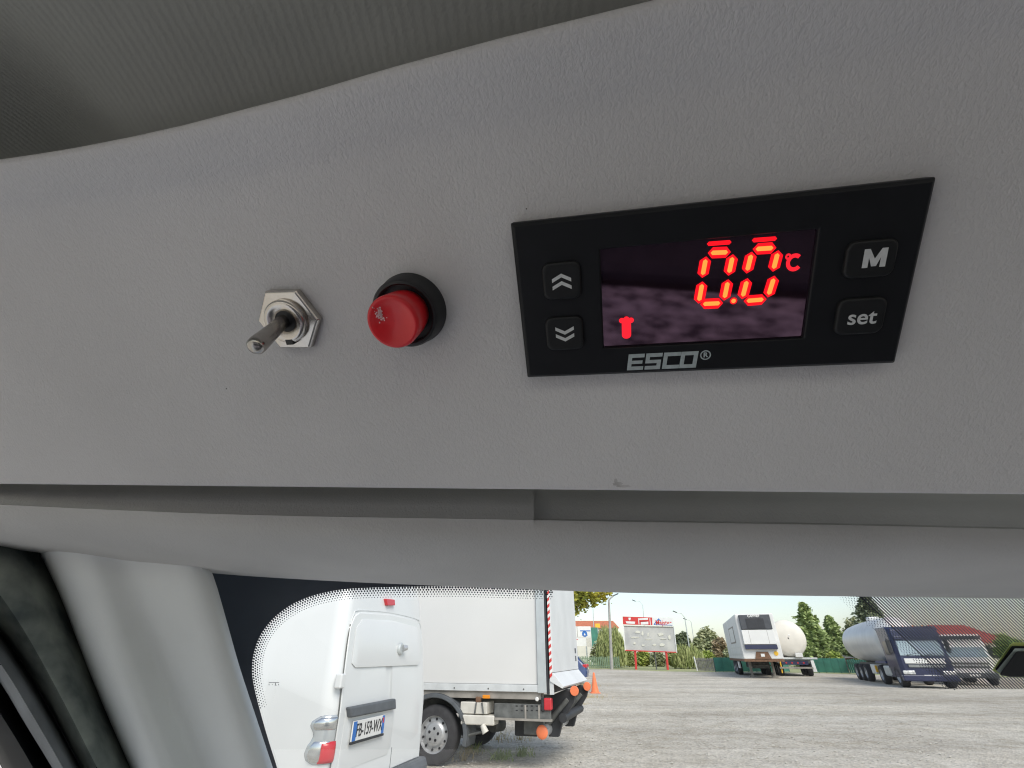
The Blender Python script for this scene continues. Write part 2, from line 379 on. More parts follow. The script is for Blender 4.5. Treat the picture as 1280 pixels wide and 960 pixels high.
def dense(rows):            # smooth the columns
    return [[Vector(lerp_curve(r_, t)) for t in np.linspace(0, 1, 4*(len(r_)-1)+1)] for r_ in rows]
B().grid(dense(header(ix[:8], False))).build('trim_section', M['header'], hr, smooth=True, split=70, world=True)
B().grid(dense(header(ix[8:], True))).build('visor_section', M['header'], hr, smooth=True, split=50, world=True)

# ---- unseen outer roof, stops light leaks above, cut short behind to admit skylight
rf = B()
rf.grid([[(x_, y_, H+z_) for x_ in (-.5, -.3, 0, .3, .7, 1.1)] for y_, z_ in ((.36, .065), (.3, .12), (.2, .165), (0, .185), (-.3, .19))])
tag(rf.build('cab_roof', M['van_white'], None, smooth=True, thick=.01), 'white steel roof of the cab over the headliner', 'roof', kind='structure')

# ---- rest of the cab below and behind the lens
M['dash'] = mat('dash plastic', (.75, .73, .69), .7, var=.15, vscale=20)  # far paler than a real dash, throws light up at the header trim
M['dash_dark'] = mat('dark cloth', (.06, .06, .065), .9, var=.2, vscale=30)  # unseen passenger seat and cushion block, kept dark to shape the light
M['carpet'] = mat('floor mat', (.3, .29, .28), .95, var=.2, vscale=15)
M['door_card'] = mat('door card', (.10, .105, .11), .8, var=.1, vscale=10)  # unseen floor and door lining, darkened to dim the panel's right side
M['seat'] = mat('seat cloth', (.07, .06, .075), .9, vcol=(.62, .57, .6), vscale=60, detail=7, bump=.4, bscale=200, stretch=((.55, 1.3, 1), (0, 0, R(12))))
def struct_(b_, name, m_, label, **kw): return tag(b_.build(name, m_, None, **kw), label, None, kind='structure')
struct_(B().loft([[(x_, y_, z_) for y_, z_ in ((.42, .55), (.4, .86), (.48, .95), (.75, .985), (1.15, .97), (1.2, .55))] for x_ in (-.66, -.6, 1.1, 1.16)]), 'dashboard', M['dash'], 'pale unseen dashboard below the windscreen, bouncing light onto the header trim', bevel=.02)
struct_(B().box(-1.0, -.56, -.9, .6, .40, .5), 'bounce_sill', M['van_white'], 'white sill added out of view to brighten the left of the panel')  # added white slab, bounces daylight onto the left of the panel
struct_(B().box(-.555, 1.2, -1.0, .9, .42, .46), 'cab_floor', M['door_card'], 'dark cab floor')
struct_(B().box(1.17, 1.22, -1.0, .6, .46, 1.2), 'door_card', M['door_card'], 'grey door lining below the passenger window')
for x0_, x1_, m_, lb_ in ((-.5, .34, M['seat'], 'mottled cloth driver seat of the cab'), (.4, 1.1, M['dash_dark'], 'dark passenger seat of the cab')):
    if x0_ < 0: struct_(B().box(x0_, x1_, -.63, -.222, .62, .825), 'reflection_darkener', M['dash_dark'], 'dark unseen block added behind the seat cushion to darken the display reflection', bevel=.02)  # added so the upper part of the display reflects something dark
    struct_(B().box(x0_, x1_, -.22, -.02, .62, .82).box(x0_+.02, x1_-.02, -.78, -.64, .8, 1.3), 'seat', m_, lb_, bevel=.04)
# ---- pillar trim
pl = [(10, 640), (35, 670), (53, 693), (76, 740), (97, 795), (127, 872), (166, 962), (190, 1015)]
pr = [(225, 640), (248, 685), (266, 718), (283, 775), (299, 832), (319, 893), (343, 965), (362, 1020)]
rows = []
for t in np.linspace(0, 1, 22):
    a, b_ = lerp_curve(pl, t), lerp_curve(pr, t); D0 = .235+.085*t; r_ = []
    for s_, dd in ((-.04, .075), (0, .03), (.05, .012), (.12, .003), (.22, 0), (.32, .004), (.42, .0125), (.5, .0165), (.58, .015), (.68, .0085), (.78, .003), (.88, .0005), (.95, .004), (.985, .011), (1., .022), (.99, .045)):
        amp = .45+.55*sstep(.1, .8, t) if .3 < s_ < .7 else 1
        q = a+(b_-a)*s_; r_.append(W(q[0], q[1], D0+dd*amp))
    rows.append(r_)
pil = B().grid(rows).build('pillar_trim', M['pillar'], None, smooth=True, split=75)
tag(pil, 'pale grey plastic trim on the windscreen pillar beside the door seal', 'trim')
# ---- door seal: wide dusty lip, thin groove, grey lip, black frame
s0 = pl
s1 = [(-120, 660), (-75, 700), (-45, 735), (-15, 770), (12, 803), (52, 866), (104, 962), (128, 1010)]
s2 = [(-150, 720), (-105, 755), (-70, 785), (-38, 812), (-4, 846), (32, 905), (68, 964), (92, 1010)]
s3 = [(-190, 770), (-150, 810), (-110, 845), (-75, 872), (-40, 895), (-14, 925), (12, 972), (34, 1012)]
ds = empty('door_seal', 'black dusty rubber door seal at the lower left corner', 'seal', W(60, 860, .3))
def strip(name, ca, cb, D0, D1, prof_, material):
    rows = []
    for t in np.linspace(0, 1, 20):
        a, b_ = lerp_curve(ca, t), lerp_curve(cb, t); D = D0+(D1-D0)*t
        rows.append([W(*(a+(b_-a)*s_), D+dd) for s_, dd in prof_])
    return B().grid(rows).build(name, material, ds, smooth=True, split=75, world=True)
strip('leak_backing', s3, s0, .33, .40, ((-.02, .02), (.3, 0), (.7, 0), (1.1, .02)), M['black_trim'])  # added black backing, keeps sky from showing between the strips
strip('seal_lip', s1, s0, .245, .32, ((-.02, .05), (.0, .02), (.08, .006), (.3, 0), (.55, .006), (.8, .02), (1, .045), (1.04, .09)), M['rubber_dusty'])
strip('inner_bead', s2, s1, .235, .305, ((-.02, .05), (0, .02), (.12, .006), (.35, 0), (.6, .004), (.82, .02), (.95, .05)), M['rubber_grey'])
strip('frame_edge', s3, s2, .24, .31, ((-.03, .06), (0, .03), (.2, .018), (.6, .016), (1, .045), (1.05, .08)), M['black_trim'])

# ---- windscreen
WO = W(640, 745, .335); WN = Vector((0, 1, .85)).normalized()
WT = Vector((0, .85, -1)).normalized()       # down the glass
def on_glass(px, py, e=0):
    o = WO - WN*e; r_ = ray(px, py); return CAM + r_*((o-CAM).dot(WN)/r_.dot(WN))
ws = empty('windscreen', 'raked windscreen with black dotted border under the header trim', 'windscreen', WO)
gl = B(); gl.grid([[on_glass(x_, y_) for x_ in (120, 400, 800, 1500)] for y_ in (640, 760, 880, 1040, 1300)])
gl.build('pane', M['glass'], ws, world=True, smooth=True)
inner = [(360, 1010), (347, 962), (335.5, 925), (326, 892), (318, 860), (315, 836), (318.5, 812), (328, 790), (346, 769), (372, 752), (405, 741), (450, 735.2), (560, 733), (640, 735), (900, 741), (1300, 745), (1500, 746)]
outer = [(200, 1010), (200, 960), (200, 920), (200, 885), (200, 850), (195, 815), (195, 790), (198, 760), (205, 730), (225, 700), (280, 680), (380, 670), (560, 670), (640, 670), (900, 670), (1300, 670), (1500, 670)]
rows = []
for t in np.linspace(0, 1, 120):
    a, b_ = lerp_curve(inner, t), lerp_curve(outer, t); rows.append([on_glass(*a, .001), on_glass(*b_, .001)])
B().grid(rows).build('black_border', M['frit'], ws, world=True)
dots = B()
def dot(px, py, r_):
    c0 = on_glass(px, py, .0012); k = (c0-CAM).length/ray(px, py).length
    ax, ay = Vector((1, 0, 0)), WT
    # the glass is raked, so a round dot on it
    rr = r_*k/F
    dots.add([c0+ax*rr*math.cos(a)+ay*rr*1.15*math.sin(a) for a in np.linspace(0, 2*math.pi, 8)[:-1]], [tuple(range(7))])
pts = [lerp_curve(inner, t) for t in np.linspace(.2, .83, 1600)]
acc = [0]
for i in range(1, len(pts)): acc.append(acc[-1]+np.linalg.norm(pts[i]-pts[i-1]))
pitch = 3.5
for row in range(5):
    sdist = (row % 2)*pitch/2
    i = 0
    while sdist < acc[-1]-5:
        while acc[i] < sdist: i += 1
        i = max(i, 1); t_ = (pts[i]-pts[i-1]); t_ = t_/np.linalg.norm(t_); nn = np.array((-t_[1], t_[0]))
        q = pts[i]+nn*(1.3+row*2.75)
        fade = sstep(0, 60, sdist)
        if row < 4 or sdist > 40: dot(q[0], q[1], (1.42-.2*row)*(.6+.4*fade))
        sdist += pitch
# dotted edge beside the mirror shade band
for i in range(60):
    for j in range(9):
        x_ = 1046+i*2.05+j*3.4-(i % 2)*1.0; y_ = 743+i*2.05-j*.25
        lim = 1+6.5*sstep(62, 0, i)+2*sstep(60, 30, abs(i-30))
        if 8-j < lim and y_ < 862: dot(x_, y_, .42+.07*j)
dd = dots.build('border_dots', M['frit'], ws, world=True); dd['kind'] = 'stuff'
# diagonal shade lines near the mirror
def clip_line(k):   # a 45 degree line x = y*1.05 + k, between the header and the lower edge of the band
    y0, y1 = 738., 861.; left = lambda y_: 1075+(y_-745)*1.05
    x0, x1 = k+y0*1.05, k+y1*1.05
    return (x0, y0, x1, y1)
for j in range(112):
    k = 1075-745*1.05+j*4.05
    x0, y0, x1, y1 = clip_line(k)
    if x0 > 1420: break
    hw = 1.2
    B().add([on_glass(x0-hw, y0, .001), on_glass(x0+hw, y0, .001), on_glass(x1+hw, y1, .001), on_glass(x1-hw, y1, .001)], [(0, 1, 2, 3)]).build('shade_line', M['frit'], ws, world=True)
# tiny maker's mark on the glass
mk = B()
for x0, x1, y0, y1 in ((336, 349, 853, 853.6), (336, 336.7, 854.6, 856.6), (340, 340.6, 855.2, 856.4), (344.2, 345, 853.6, 856.8), (343.4, 345.8, 856.2, 856.8), (348, 348.8, 855, 856.6)):
    mk.add([on_glass(x0, y0, .0012), on_glass(x1, y0, .0012), on_glass(x1, y1, .0012), on_glass(x0, y1, .0012)], [(0, 1, 2, 3)])
mk.build('glass_mark', M['frit'], ws, world=True)
# ---- sensor housing behind the mirror
def gl_prism(pts_, e0, e1): return B().prism(pts_, lambda a, b_: on_glass(a, b_, e0), lambda a, b_: on_glass(a, b_, e1))
M['lime_rim'] = mat('lime rim', (.72, .85, .3), .5, var=.1, vscale=60)
M['pale_rim'] = mat('pale rim', (.7, .82, .8), .4)
sh = empty('sensor_housing', 'dark trapezoid housing with lime green rim stuck on the windscreen', 'housing', on_glass(1290, 830))
gl_prism([(1240, 838), (1244, 840), (1256, 846), (1420, 846), (1420, 803), (1266, 803), (1262, 806)], .002, .006).build('rim', M['lime_rim'], sh, world=True, bevel=.0004)
gl_prism([(1244, 836.5), (1250, 841.5), (1270, 812), (1420, 812), (1420, 807.5), (1265, 807.5)], .0062, .0085).build('inner_edge', M['black_trim'], sh, world=True)
gl_prism([(1245.5, 838.5), (1251, 842.5), (1271.5, 814.5), (1420, 814.5), (1420, 810.5), (1268.5, 810.5)], .0086, .0105).build('pale_edge', M['pale_rim'], sh, world=True)
gl_prism([(1249, 843.5), (1262, 846.5), (1420, 846.5), (1420, 814), (1270.5, 814)], .0063, .014).build('cover', M['black_trim'], sh, world=True, bevel=.001)

# ================================================================== TEMPERATURE CONTROLLER
tcx = empty('temperature_controller', 'black refrigeration controller with glowing red 0.0 °C digits on the grey panel', 'controller', basis=PM.copy())
bw, bh = 77*mm/2, 35.2*mm/2
def ring(hw, hh, w_, cx=0, cy=0): return [(cx-hw, cy-hh, w_), (cx+hw, cy-hh, w_), (cx+hw, cy+hh, w_), (cx-hw, cy+hh, w_)]
wx, wy, wcx, wcy = 20.4*mm, 10.85*mm, .15*mm, -.15*mm
bz = B().loft([ring(bw-1*mm, bh-1*mm, -4*mm), ring(bw+.1*mm, bh+.1*mm, -3.3*mm), ring(bw+.1*mm, bh+.1*mm, -.7*mm), ring(bw-.6*mm, bh-.6*mm, 0), ring(wx+.15*mm, wy+.15*mm, 0, wcx, wcy), ring(wx, wy, -.3*mm, wcx, wcy), ring(wx, wy, -1.6*mm, wcx, wcy)], caps=False)
bz.build('bezel', M['bezel'], tcx, bevel=.25*mm)
win = B().box(wcx-wx-.0003, wcx+wx+.0003, wcy-wy-.0003, wcy+wy+.0003, -2*mm, -.9*mm).build('display_window', M['window'], tcx)
def key(name, cx, cy, w_, h_):
    rim = B().loft([[(x_, y_, z_) for x_, y_ in rrect(w_-i, h_-i, 1.6*mm, 5, cx, cy)] for i, z_ in ((0, -.3*mm), (0, .55*mm), (.3*mm, .8*mm), (.8*mm, .92*mm), (1.6*mm, .9*mm))])
    return rim.build(name, M['key'], tcx, smooth=True, split=50)
k1 = key('key', -28.6*mm, 5*mm, 8.2*mm, 7.9*mm); k2 = key('key', -28.8*mm, -6.8*mm, 8.4*mm, 7.7*mm)
k3 = key('key', 29.9*mm, 4.4*mm, 8.6*mm, 7*mm); k4 = key('key', 30*mm, -6.8*mm, 8.6*mm, 7.4*mm)
ZK = .95*mm
def chevron(par, cx, cy, up):
    for dy in (.95, -.65):
        b_ = B(); s_ = 1 if up else -1
        for sgn in (-1, 1):
            pts_ = [(0, s_*.45), (sgn*2.05, s_*-.6), (sgn*2.05, s_*-.6-.78), (0, s_*.45-.78)]
            b_.add([(cx+a*mm, cy+(c_+dy+.2)*mm, ZK) for a, c_ in pts_]+[(cx+a*mm, cy+(c_+dy+.2)*mm, ZK-.06*mm) for a, c_ in pts_], [(0, 1, 2, 3), (0, 4, 5, 1), (1, 5, 6, 2), (2, 6, 7, 3), (3, 7, 4, 0)])
        b_.build('chevron', M['print_white'], par)
chevron(k1, -28.6*mm, 5*mm, True); chevron(k2, -28.7*mm, -6.9*mm, False)
lm = B(); mx_, my_ = 28.55*mm, 2.85*mm
for q in ([(0, 0), (.95, 0), (.95, 3.5), (0, 3.5)], [(2.95, 0), (3.9, 0), (3.9, 3.5), (2.95, 3.5)], [(.95, 3.5), (.95, 1.9), (1.55, .2), (1.95, .2), (1.95, 1.6)], [(2.95, 3.5), (2.95, 1.9), (2.35, .2), (1.95, .2), (1.95, 1.6)]):
    lm.prism(q, lambda a, c_: Vector((mx_+a*mm, my_+c_*mm, ZK-.05*mm)), lambda a, c_: Vector((mx_+a*mm, my_+c_*mm, ZK)))
lm.build('letter', M['print_white'], k3)
text('lettering', 'set', 4.3*mm, M['print_white'], k4, Matrix.Translation((30.2*mm, -7.0*mm, ZK)), ext=.02*mm, off=.06*mm, sx=1.0)
# lettering ESCO with the small registered mark
es = B(); X0, Y0, LH, st = -15.3, -16.6, 3.85, .86
def stroke(x0, x1, y0, y1):
    f = lambda x_, y_: ((X0+x_+.12*y_)*mm, (Y0+y_)*mm)
    q = [f(x0, y0), f(x1, y0), f(x1, y1), f(x0, y1)]
    es.add([(a, c_, .05*mm) for a, c_ in q]+[(a, c_, -.02*mm) for a, c_ in q], [(0, 1, 2, 3), (0, 4, 5, 1), (1, 5, 6, 2), (2, 6, 7, 3), (3, 7, 4, 0)])
mid = (LH-st)/2
stroke(0, st, 0, LH); stroke(st, 3.5, 0, st); stroke(st, 3.2, mid, mid+st*.9); stroke(st, 3.5, LH-st, LH)
o = 3.85; stroke(o, o+3.35, 0, st); stroke(o+2.5, o+3.35, st, mid+st*.9); stroke(o, o+2.5, mid, mid+st*.9); stroke(o, o+st, mid+st*.9, LH); stroke(o+st, o+3.5, LH-st, LH)
o = 7.65; stroke(o, o+st, 0, LH); stroke(o+st, o+3.6, 0, st); stroke(o+st, o+3.6, LH-st, LH)
o = 11.3; stroke(o, o+st, 0, LH); stroke(o+st, o+2.7, 0, st); stroke(o+st, o+2.7, LH-st, LH); stroke(o+2.7, o+3.55, 0, LH)
es.build('brand_lettering', M['print'], tcx)
B().add([(1.45*mm+r_*mm*math.cos(a), -13.75*mm+r_*mm*math.sin(a), .05*mm) for r_ in (1.12, .86) for a in np.linspace(0, 2*math.pi, 25)[:-1]], [(k, (k+1) % 24, 24+(k+1) % 24, 24+k) for k in range(24)]).build('registered_ring', M['print'], tcx)
text('registered_letter', 'R', 1.5*mm, M['print'], tcx, Matrix.Translation((1.45*mm, -13.75*mm, .04*mm)), ext=.02*mm, off=.06*mm)
# digits
DZ = -.78*mm
def dpt(cx, cy): q = P(740+cx/4.414, 280+cy/4.414, DZ); return np.array((q.x, q.y))
def segment(p0, p1, wid, ghost_refl=False):
    a, b_ = dpt(*p0), dpt(*p1); t_ = (b_-a)/np.linalg.norm(b_-a); nn = np.array((-t_[1], t_[0]))
    L = np.linalg.norm(b_-a)
    def hexa(h_, ext_, z_):
        s_, e_ = a-t_*ext_, b_+t_*ext_
        return [(*(s_), z_), (*(s_+t_*h_*.8+nn*h_), z_), (*(e_-t_*h_*.8+nn*h_), z_), (*(e_), z_), (*(e_-t_*h_*.8-nn*h_), z_), (*(s_+t_*h_*.8-nn*h_), z_)]
    o_ = hexa(wid*mm, .05*mm, DZ); i_ = hexa(wid*.4*mm, -.5*mm, DZ+.03*mm)
    sg = B().add(o_+i_, [(k, (k+1) % 6, 6+(k+1) % 6, 6+k) for k in range(6)]+([tuple(range(6, 12))] if ghost_refl else [])).build('segment', M['led_edge'], win)
    if not ghost_refl: B().add([(x_, y_, z_) for x_, y_, z_ in i_], [tuple(range(6))]).build('segment_core', M['led'], win)
for segs in (((640, 160), (765, 155)), ((630, 180), (608, 296)), ((778, 168), (753, 284)), ((610, 318), (588, 438)), ((752, 306), (728, 422)), ((598, 442), (722, 436)),
             ((888, 139), (1016, 131)), ((882, 154), (853, 272)), ((1028, 146), (998, 262)), ((858, 300), (828, 414)), ((1007, 286), (970, 404)), ((838, 425), (962, 415))):
    segment(*segs, 1.1)
segment((636, 110), (768, 100), .42, True); segment((884, 90), (1020, 80), .42, True)  # glowing bars imitating the top segments' reflection at the window edge
def disc(name, cx, cy, r_, material, r0=0, a0=0, a1=360, z_=DZ):
    c0 = dpt(cx, cy); k = 20; A = [R(a0+(a1-a0)*i/k) for i in range(k+1)]
    if r0: return B().add([(c0[0]+q*mm*math.cos(a)*.86, c0[1]+q*mm*math.sin(a), z_) for q in (r_, r0) for a in A], [(i, i+1, k+2+i, k+1+i) for i in range(k)]).build(name, material, win)
    return B().add([(c0[0]+r_*mm*math.cos(a), c0[1]+r_*mm*math.sin(a), z_) for a in A[:-1]], [tuple(range(k))]).build(name, material, win)
disc('decimal_point', 781, 424, .72, M['led_edge']); disc('point_core', 781, 424, .45, M['led'], z_=DZ+.03*mm)
disc('degree_mark', 1083, 180, .62, M['led_soft'], .22); disc('celsius_mark', 1117, 212, 1.75, M['led_soft'], .95, 48, 320)
ic = B(); c0 = dpt(190, 580); ic.add([(x_, y_, DZ) for x_, y_ in rrect(2.0*mm, 4.2*mm, .9*mm, 5, c0[0], c0[1]-.1*mm)], [tuple(range(24))])
ic.build('status_icon', M['led_soft'], win)
for cx, cy in ((165, 533), (190, 525), (215, 531)): disc('icon_flake', cx, cy, .62, M['led_soft'], z_=DZ+.02*mm)

# ================================================================== TOGGLE SWITCH
base = P(365, 398, WP); TM = PM @ Matrix.Translation((base.x, base.y, WP))
ts = empty('toggle_switch', 'nickel toggle switch with hexagon nut and lever tilted down', 'switch', basis=TM)
def hexring(r_, z_, a0=R(-3)): return [(r_*math.cos(a0+k*math.pi/3), r_*math.sin(a0+k*math.pi/3), z_) for k in range(6)]
B().loft([hexring(8.7*mm, -.2*mm), hexring(8.7*mm, 1.5*mm), hexring(8.2*mm, 2.0*mm), hexring(5.5*mm, 2.05*mm)]).build('hexagon_nut', M['nickel'], ts, bevel=.2*mm)
pr_ = [(5.5, 1.9), (5.5, 2.2)]
for k in range(2): pr_ += [(5.2, 2.3+k*.42), (5.55, 2.5+k*.42)]
pr_ += [(5.5, 3.3), (5.1, 3.7), (4.4, 3.8), (3.5, 3.5), (2.75, 2.9), (2.6, .5)]
B().lathe([(a*mm, c_*mm) for a, c_ in pr_], 'z', n=40, caps=False).build('threaded_bush', M['nickel'], ts, smooth=True, split=40)
B().lathe([(2.72*mm, 2.75*mm), (.1*mm, 2.6*mm)], 'z', n=24).build('bush_hole', M['black_base'], ts)  # black disc puts the shade inside the bush into colour
B().box(-.9*mm, 1.0*mm, -5.85*mm, -4.5*mm, 2.2*mm, 3.85*mm).build('key_slot', M['black_base'], ts)
tip = P(316, 436, 12.5*mm); tip = Vector((tip.x-base.x, tip.y-base.y, 12.5*mm-WP)); b0 = Vector((-.6*mm, .3*mm, 1.5*mm))
ax = (tip-b0).normalized(); L = (tip-b0).length
prl = [(0, 1.7), (.3, 1.75), (.7, 2.05), (.86, 2.2), (.93, 2.1), (.975, 1.6), (.995, .9), (1.0, .1)]
B().tube([b0+ax*L*t for t, _ in prl], [r_*mm for _, r_ in prl], 28).build('lever', M['lever'], ts, smooth=True, split=60)

# ================================================================== RED PUSH BUTTON
bq = P(508, 388, 0); bc = Vector((-65.6*mm, .4*mm, WP)); RM = PM @ Matrix.Translation(bc)
rb = empty('push_button', 'round red push button in a black ring beside the toggle switch', 'button', basis=RM)
B().lathe([(a*mm, c_*mm) for a, c_ in ((8.7, -.2), (8.7, .6), (8.45, 1.2), (8.2, 4.4), (7.8, 5.1), (7.2, 5.3), (6.9, 5.0), (6.85, 3.0), (.1, 3.0))], 'z', n=56, caps=False).build('ring_base', M['black_base'], rb, smooth=True, split=40)
cap = B().lathe([(a*mm, c_*mm) for a, c_ in ((5.2, 2.5), (5.6, 5.0), (6.05, 11.0), (5.95, 11.6), (5.65, 11.95), (5.2, 12.0), (4.3, 11.5), (3, 11.0), (1.5, 10.7), (.05, 10.65))], 'z', n=56, caps=False).build('red_cap', M['red_cap'], rb, smooth=True, split=60)
wr = B(); q = P(474, 393, 8.0*mm); cx, cy = q.x-bc.x, q.y-bc.y
for k in range(120):
    a, r_ = random.uniform(0, 6.28), abs(random.gauss(0, .7)); x_, y_ = cx+r_*math.cos(a)*mm*.8, cy+r_*math.sin(a)*mm*1.5
    s_ = random.uniform(.06, .2)*mm; rad = math.hypot(x_, y_)/mm
    z_ = (10.65+.9*(rad/4.3)**2 if rad < 4.3 else 11.52+.54*(rad-4.3))*mm+.05*mm
    if rad < 5.3: wr.add([(x_+s_*math.cos(t), y_+s_*math.sin(t)*1.3, z_) for t in np.linspace(0, 6.28, 7)[:-1]], [tuple(range(6))])
o = wr.build('wear_marks', M['worn'], cap); o['kind'] = 'stuff'
#OUTDOORS
# ================================================================== PARKED WHITE VAN
def wheel(parent, cx, cy, cz, r_, wid, out, bolts=True, axis='y', name='wheel', rim_mat=None):
    # out: +1/-1 side of the hub face along the axle (y)
    t = B(); hw = wid/2
    t.lathe([(r_*.62, -hw), (r_*.9, -hw), (r_*.98, -hw*.75), (r_, -hw*.4), (r_, hw*.4), (r_*.98, hw*.75), (r_*.9, hw), (r_*.62, hw), (r_*.6, 0), (r_*.62, -hw)], 'y', (cx, cy, cz), 40, caps=False)
    wo = t.build(name, M['tyre'], parent, smooth=True, split=45)
    q = out*hw
    B().lathe([(r_*.63, q*1.0), (r_*.66, q*.99), (r_*.61, q*.93), (r_*.56, q*.55), (r_*.44, q*.62), (r_*.36, q*.9), (r_*.25, q*1.0), (r_*.12, q*1.02), (.004, q*1.02)], 'y', (cx, cy, cz), 36, caps=False).build('rim', rim_mat or M['steel_rim'], wo, smooth=True, split=30)
    if bolts:
        for rad, cnt, rr in ((r_*.5, 10, r_*.045), (r_*.2, 5, r_*.05)):
            for k in range(cnt):
                a = 2*math.pi*k/cnt+.2; yy = q*(.64 if cnt == 10 else 1.03)
                B().lathe([(rr, yy-.004*out), (rr, yy+.004*out)], 'y', (cx+rad*math.cos(a), cy, cz+rad*math.sin(a)), 10).build('rim_hole' if cnt == 10 else 'wheel_nut', M['ink'], wo)
    return wo
def frame_at(px, py, D, deg):
    p_ = W(px, py, D); return Matrix.Translation((p_.x, p_.y, 0)) @ Matrix.Rotation(R(deg), 4, 'Z')
VM = frame_at(414, 900, 4.35, -15)
van = empty('white_van', 'white panel van with plate FB-159-WX, rear doors shown, nearest to the windscreen', 'van', basis=VM)
def xs_(z_): return -.1*max(0, z_-1.0)-.25*max(0, z_-1.95)**1.5
half = [(.16, .26), (.05, .3), (.015, .45), (0, .7), (0, 1.0), (.015, 1.22), (.045, 1.45), (.07, 1.68), (.095, 1.9), (.15, 2.05), (.26, 2.14), (.45, 2.17), (.875, 2.19)]
sec = half+[(1.75-a, z_) for a, z_ in reversed(half[:-1])]
def vsec(x_, ins, zs=1.0, front=0):
    out_ = []
    for y_, z_ in sec:
        y2 = .875+(y_-.875)*(1-ins/.875); z2 = z_-(ins*.5 if z_ > 1.6 else 0)
        z2 = z2 if z2 < .9 else .9+(z2-.9)*zs
        out_.append((x_+(xs_(z2) if x_ > -.6 else 0), y2, z2))
    return out_
st_ = [vsec(-4.45, .2, .12), vsec(-4.3, .05, .2), vsec(-3.75, 0, .35), vsec(-3.1, 0, .97), vsec(-2.6, 0, 1.0), vsec(-1.2, 0), vsec(-.61, 0), vsec(-.4, 0)]
for a in range(0, 91, 15): st_.append(vsec(-.13+.13*math.sin(R(a)), .11*(1-math.cos(R(a)))))
st_.append(vsec(0.004, .3)); st_.append(vsec(.006, .8))
B().loft(st_).build('body', M['van_white'], van, smooth=True, split=50)
def on_rear(px, py):                           # local (y, z) on the sloping rear face
    off = 0
    for _ in range(12):
        q = on_local(px, py, VM, 0, off); off = xs_(q.z)
    return q.y, q.z
def rp(y_, z_, e=0): return Vector((xs_(z_)+e, y_, z_))
def rear_plate(name, pts_yz, e0, e1, material, par, bev=0, inset=0):
    c_ = np.mean(pts_yz, axis=0); inn = [(c_[0]+(a-c_[0])*(1-inset), c_[1]+(z_-c_[1])*(1-inset)) for a, z_ in pts_yz]
    return B().loft([[rp(a, z_, e0) for a, z_ in pts_yz], [rp(a, z_, (e1 if not inset else e1*.5+e0*.5)) for a, z_ in pts_yz], [rp(a, z_, e1) for a, z_ in inn]] if inset else [[rp(a, z_, e0) for a, z_ in pts_yz], [rp(a, z_, e1) for a, z_ in pts_yz]]).build(name, material, par, bevel=bev, smooth=bool(bev or inset), split=30)
door = rear_plate('rear_door', [(.09, .5), (1.66, .5), (1.66, 1.0), (1.64, 1.3), (1.6, 1.6), (1.55, 1.69), (1.47, 1.725), (.875, 1.745), (.28, 1.725), (.2, 1.69), (.14, 1.6), (.11, 1.3), (.09, 1.0)], -.01, .012, M['van_white'], van, bev=.008)
def yz(*pp): return [on_rear(*q) for q in pp]
rear_plate('pressed_panel', [(.2, 1.33), (.26, 1.3), (1.5, 1.3), (1.56, 1.34), (1.53, 1.6), (1.46, 1.66), (.875, 1.69), (.32, 1.67), (.23, 1.6)], .012, .022, M['van_white'], door, inset=.06)
a = on_rear(427, 937); b_ = on_rear(487, 890)
rear_plate('plate_recess', [(.17, .62), (.95, .62), (1.0, .68), (1.0, .98), (.95, 1.02), (.17, 1.02)], .012, .019, M['van_white'], door, inset=.07)
gr_ = yz((430, 884), (488, 873), (488.5, 886), (431.5, 897))
hb = rear_plate('handle_bar', gr_, .01, .06, M['grey_plastic'], door, bev=.012)
plc = yz((433.5, 904.5), (476.5, 894), (476, 914.5), (433, 925.5))
Y0_, Y1_ = (plc[0][0]+plc[3][0])/2, (plc[1][0]+plc[2][0])/2; Zc = np.mean([q[1] for q in plc]); print('PLATE', plc, Y1_-Y0_, 'lamp', on_rear(485,752), 'emb', on_rear(440,823), on_rear(519,822), on_rear(514,767), on_rear(440,757)); hh_ = .06
Yc = (Y0_+Y1_)/2; Y0_, Y1_ = Yc-.26, Yc+.26; hh_ = .068
plt = B().box(.03, .042, Y0_, Y1_, Zc-hh_, Zc+hh_).build('licence_plate', M['plate'], van, bevel=.004)
B().box(.043, .0445, Y0_+.004, Y0_+.055, Zc-hh_+.004, Zc+hh_-.004).build('blue_band', M['plate_blue'], plt)
B().box(.043, .0445, Y1_-.045, Y1_-.004, Zc-hh_+.004, Zc+hh_-.004).build('blue_band', M['plate_blue'], plt)
B().box(.0445, .0455, Y1_-.038, Y1_-.018, Zc+.012, Zc+.05).build('sticker', M['red'], plt)
B().box(.028, .046, Y0_-.005, Y1_+.005, Zc-hh_-.016, Zc-hh_-.001).build('plate_holder', M['black_plastic'], plt)
RT = Matrix(((0, 0, 1, .0445), (1, 0, 0, Yc+.005), (0, 1, 0, Zc-.002), (0, 0, 0, 1)))     # text reads along +y, faces +x
text('plate_number', 'FB-159-WX', .125, M['ink'], plt, RT, ext=.0012, sx=.7)
bl = yz((479, 748.5), (490, 749.5), (490.5, 757), (480.5, 757))
B().prism(bl, lambda a, c_: rp(a, c_, -.02), lambda a, c_: rp(a, c_, .035)).build('brake_lamp', M['red_lens'], van, bevel=.008)
lk = on_rear(497, 811)
lo = B().lathe([(.055, 0), (.055, .02), (.045, .03), (.01, .032)], 'x', rp(lk[0], lk[1], .02), 20, ).build('door_lock', M['alu'], van, smooth=True)
B().tube([rp(lk[0]+.01, lk[1]+.005, .05), rp(lk[0]+.06, lk[1]+.01, .07)], [.03, .024], 12).build('lock_cylinder', M['steel_rim'], lo, smooth=True)
hg = on_rear(424, 851)
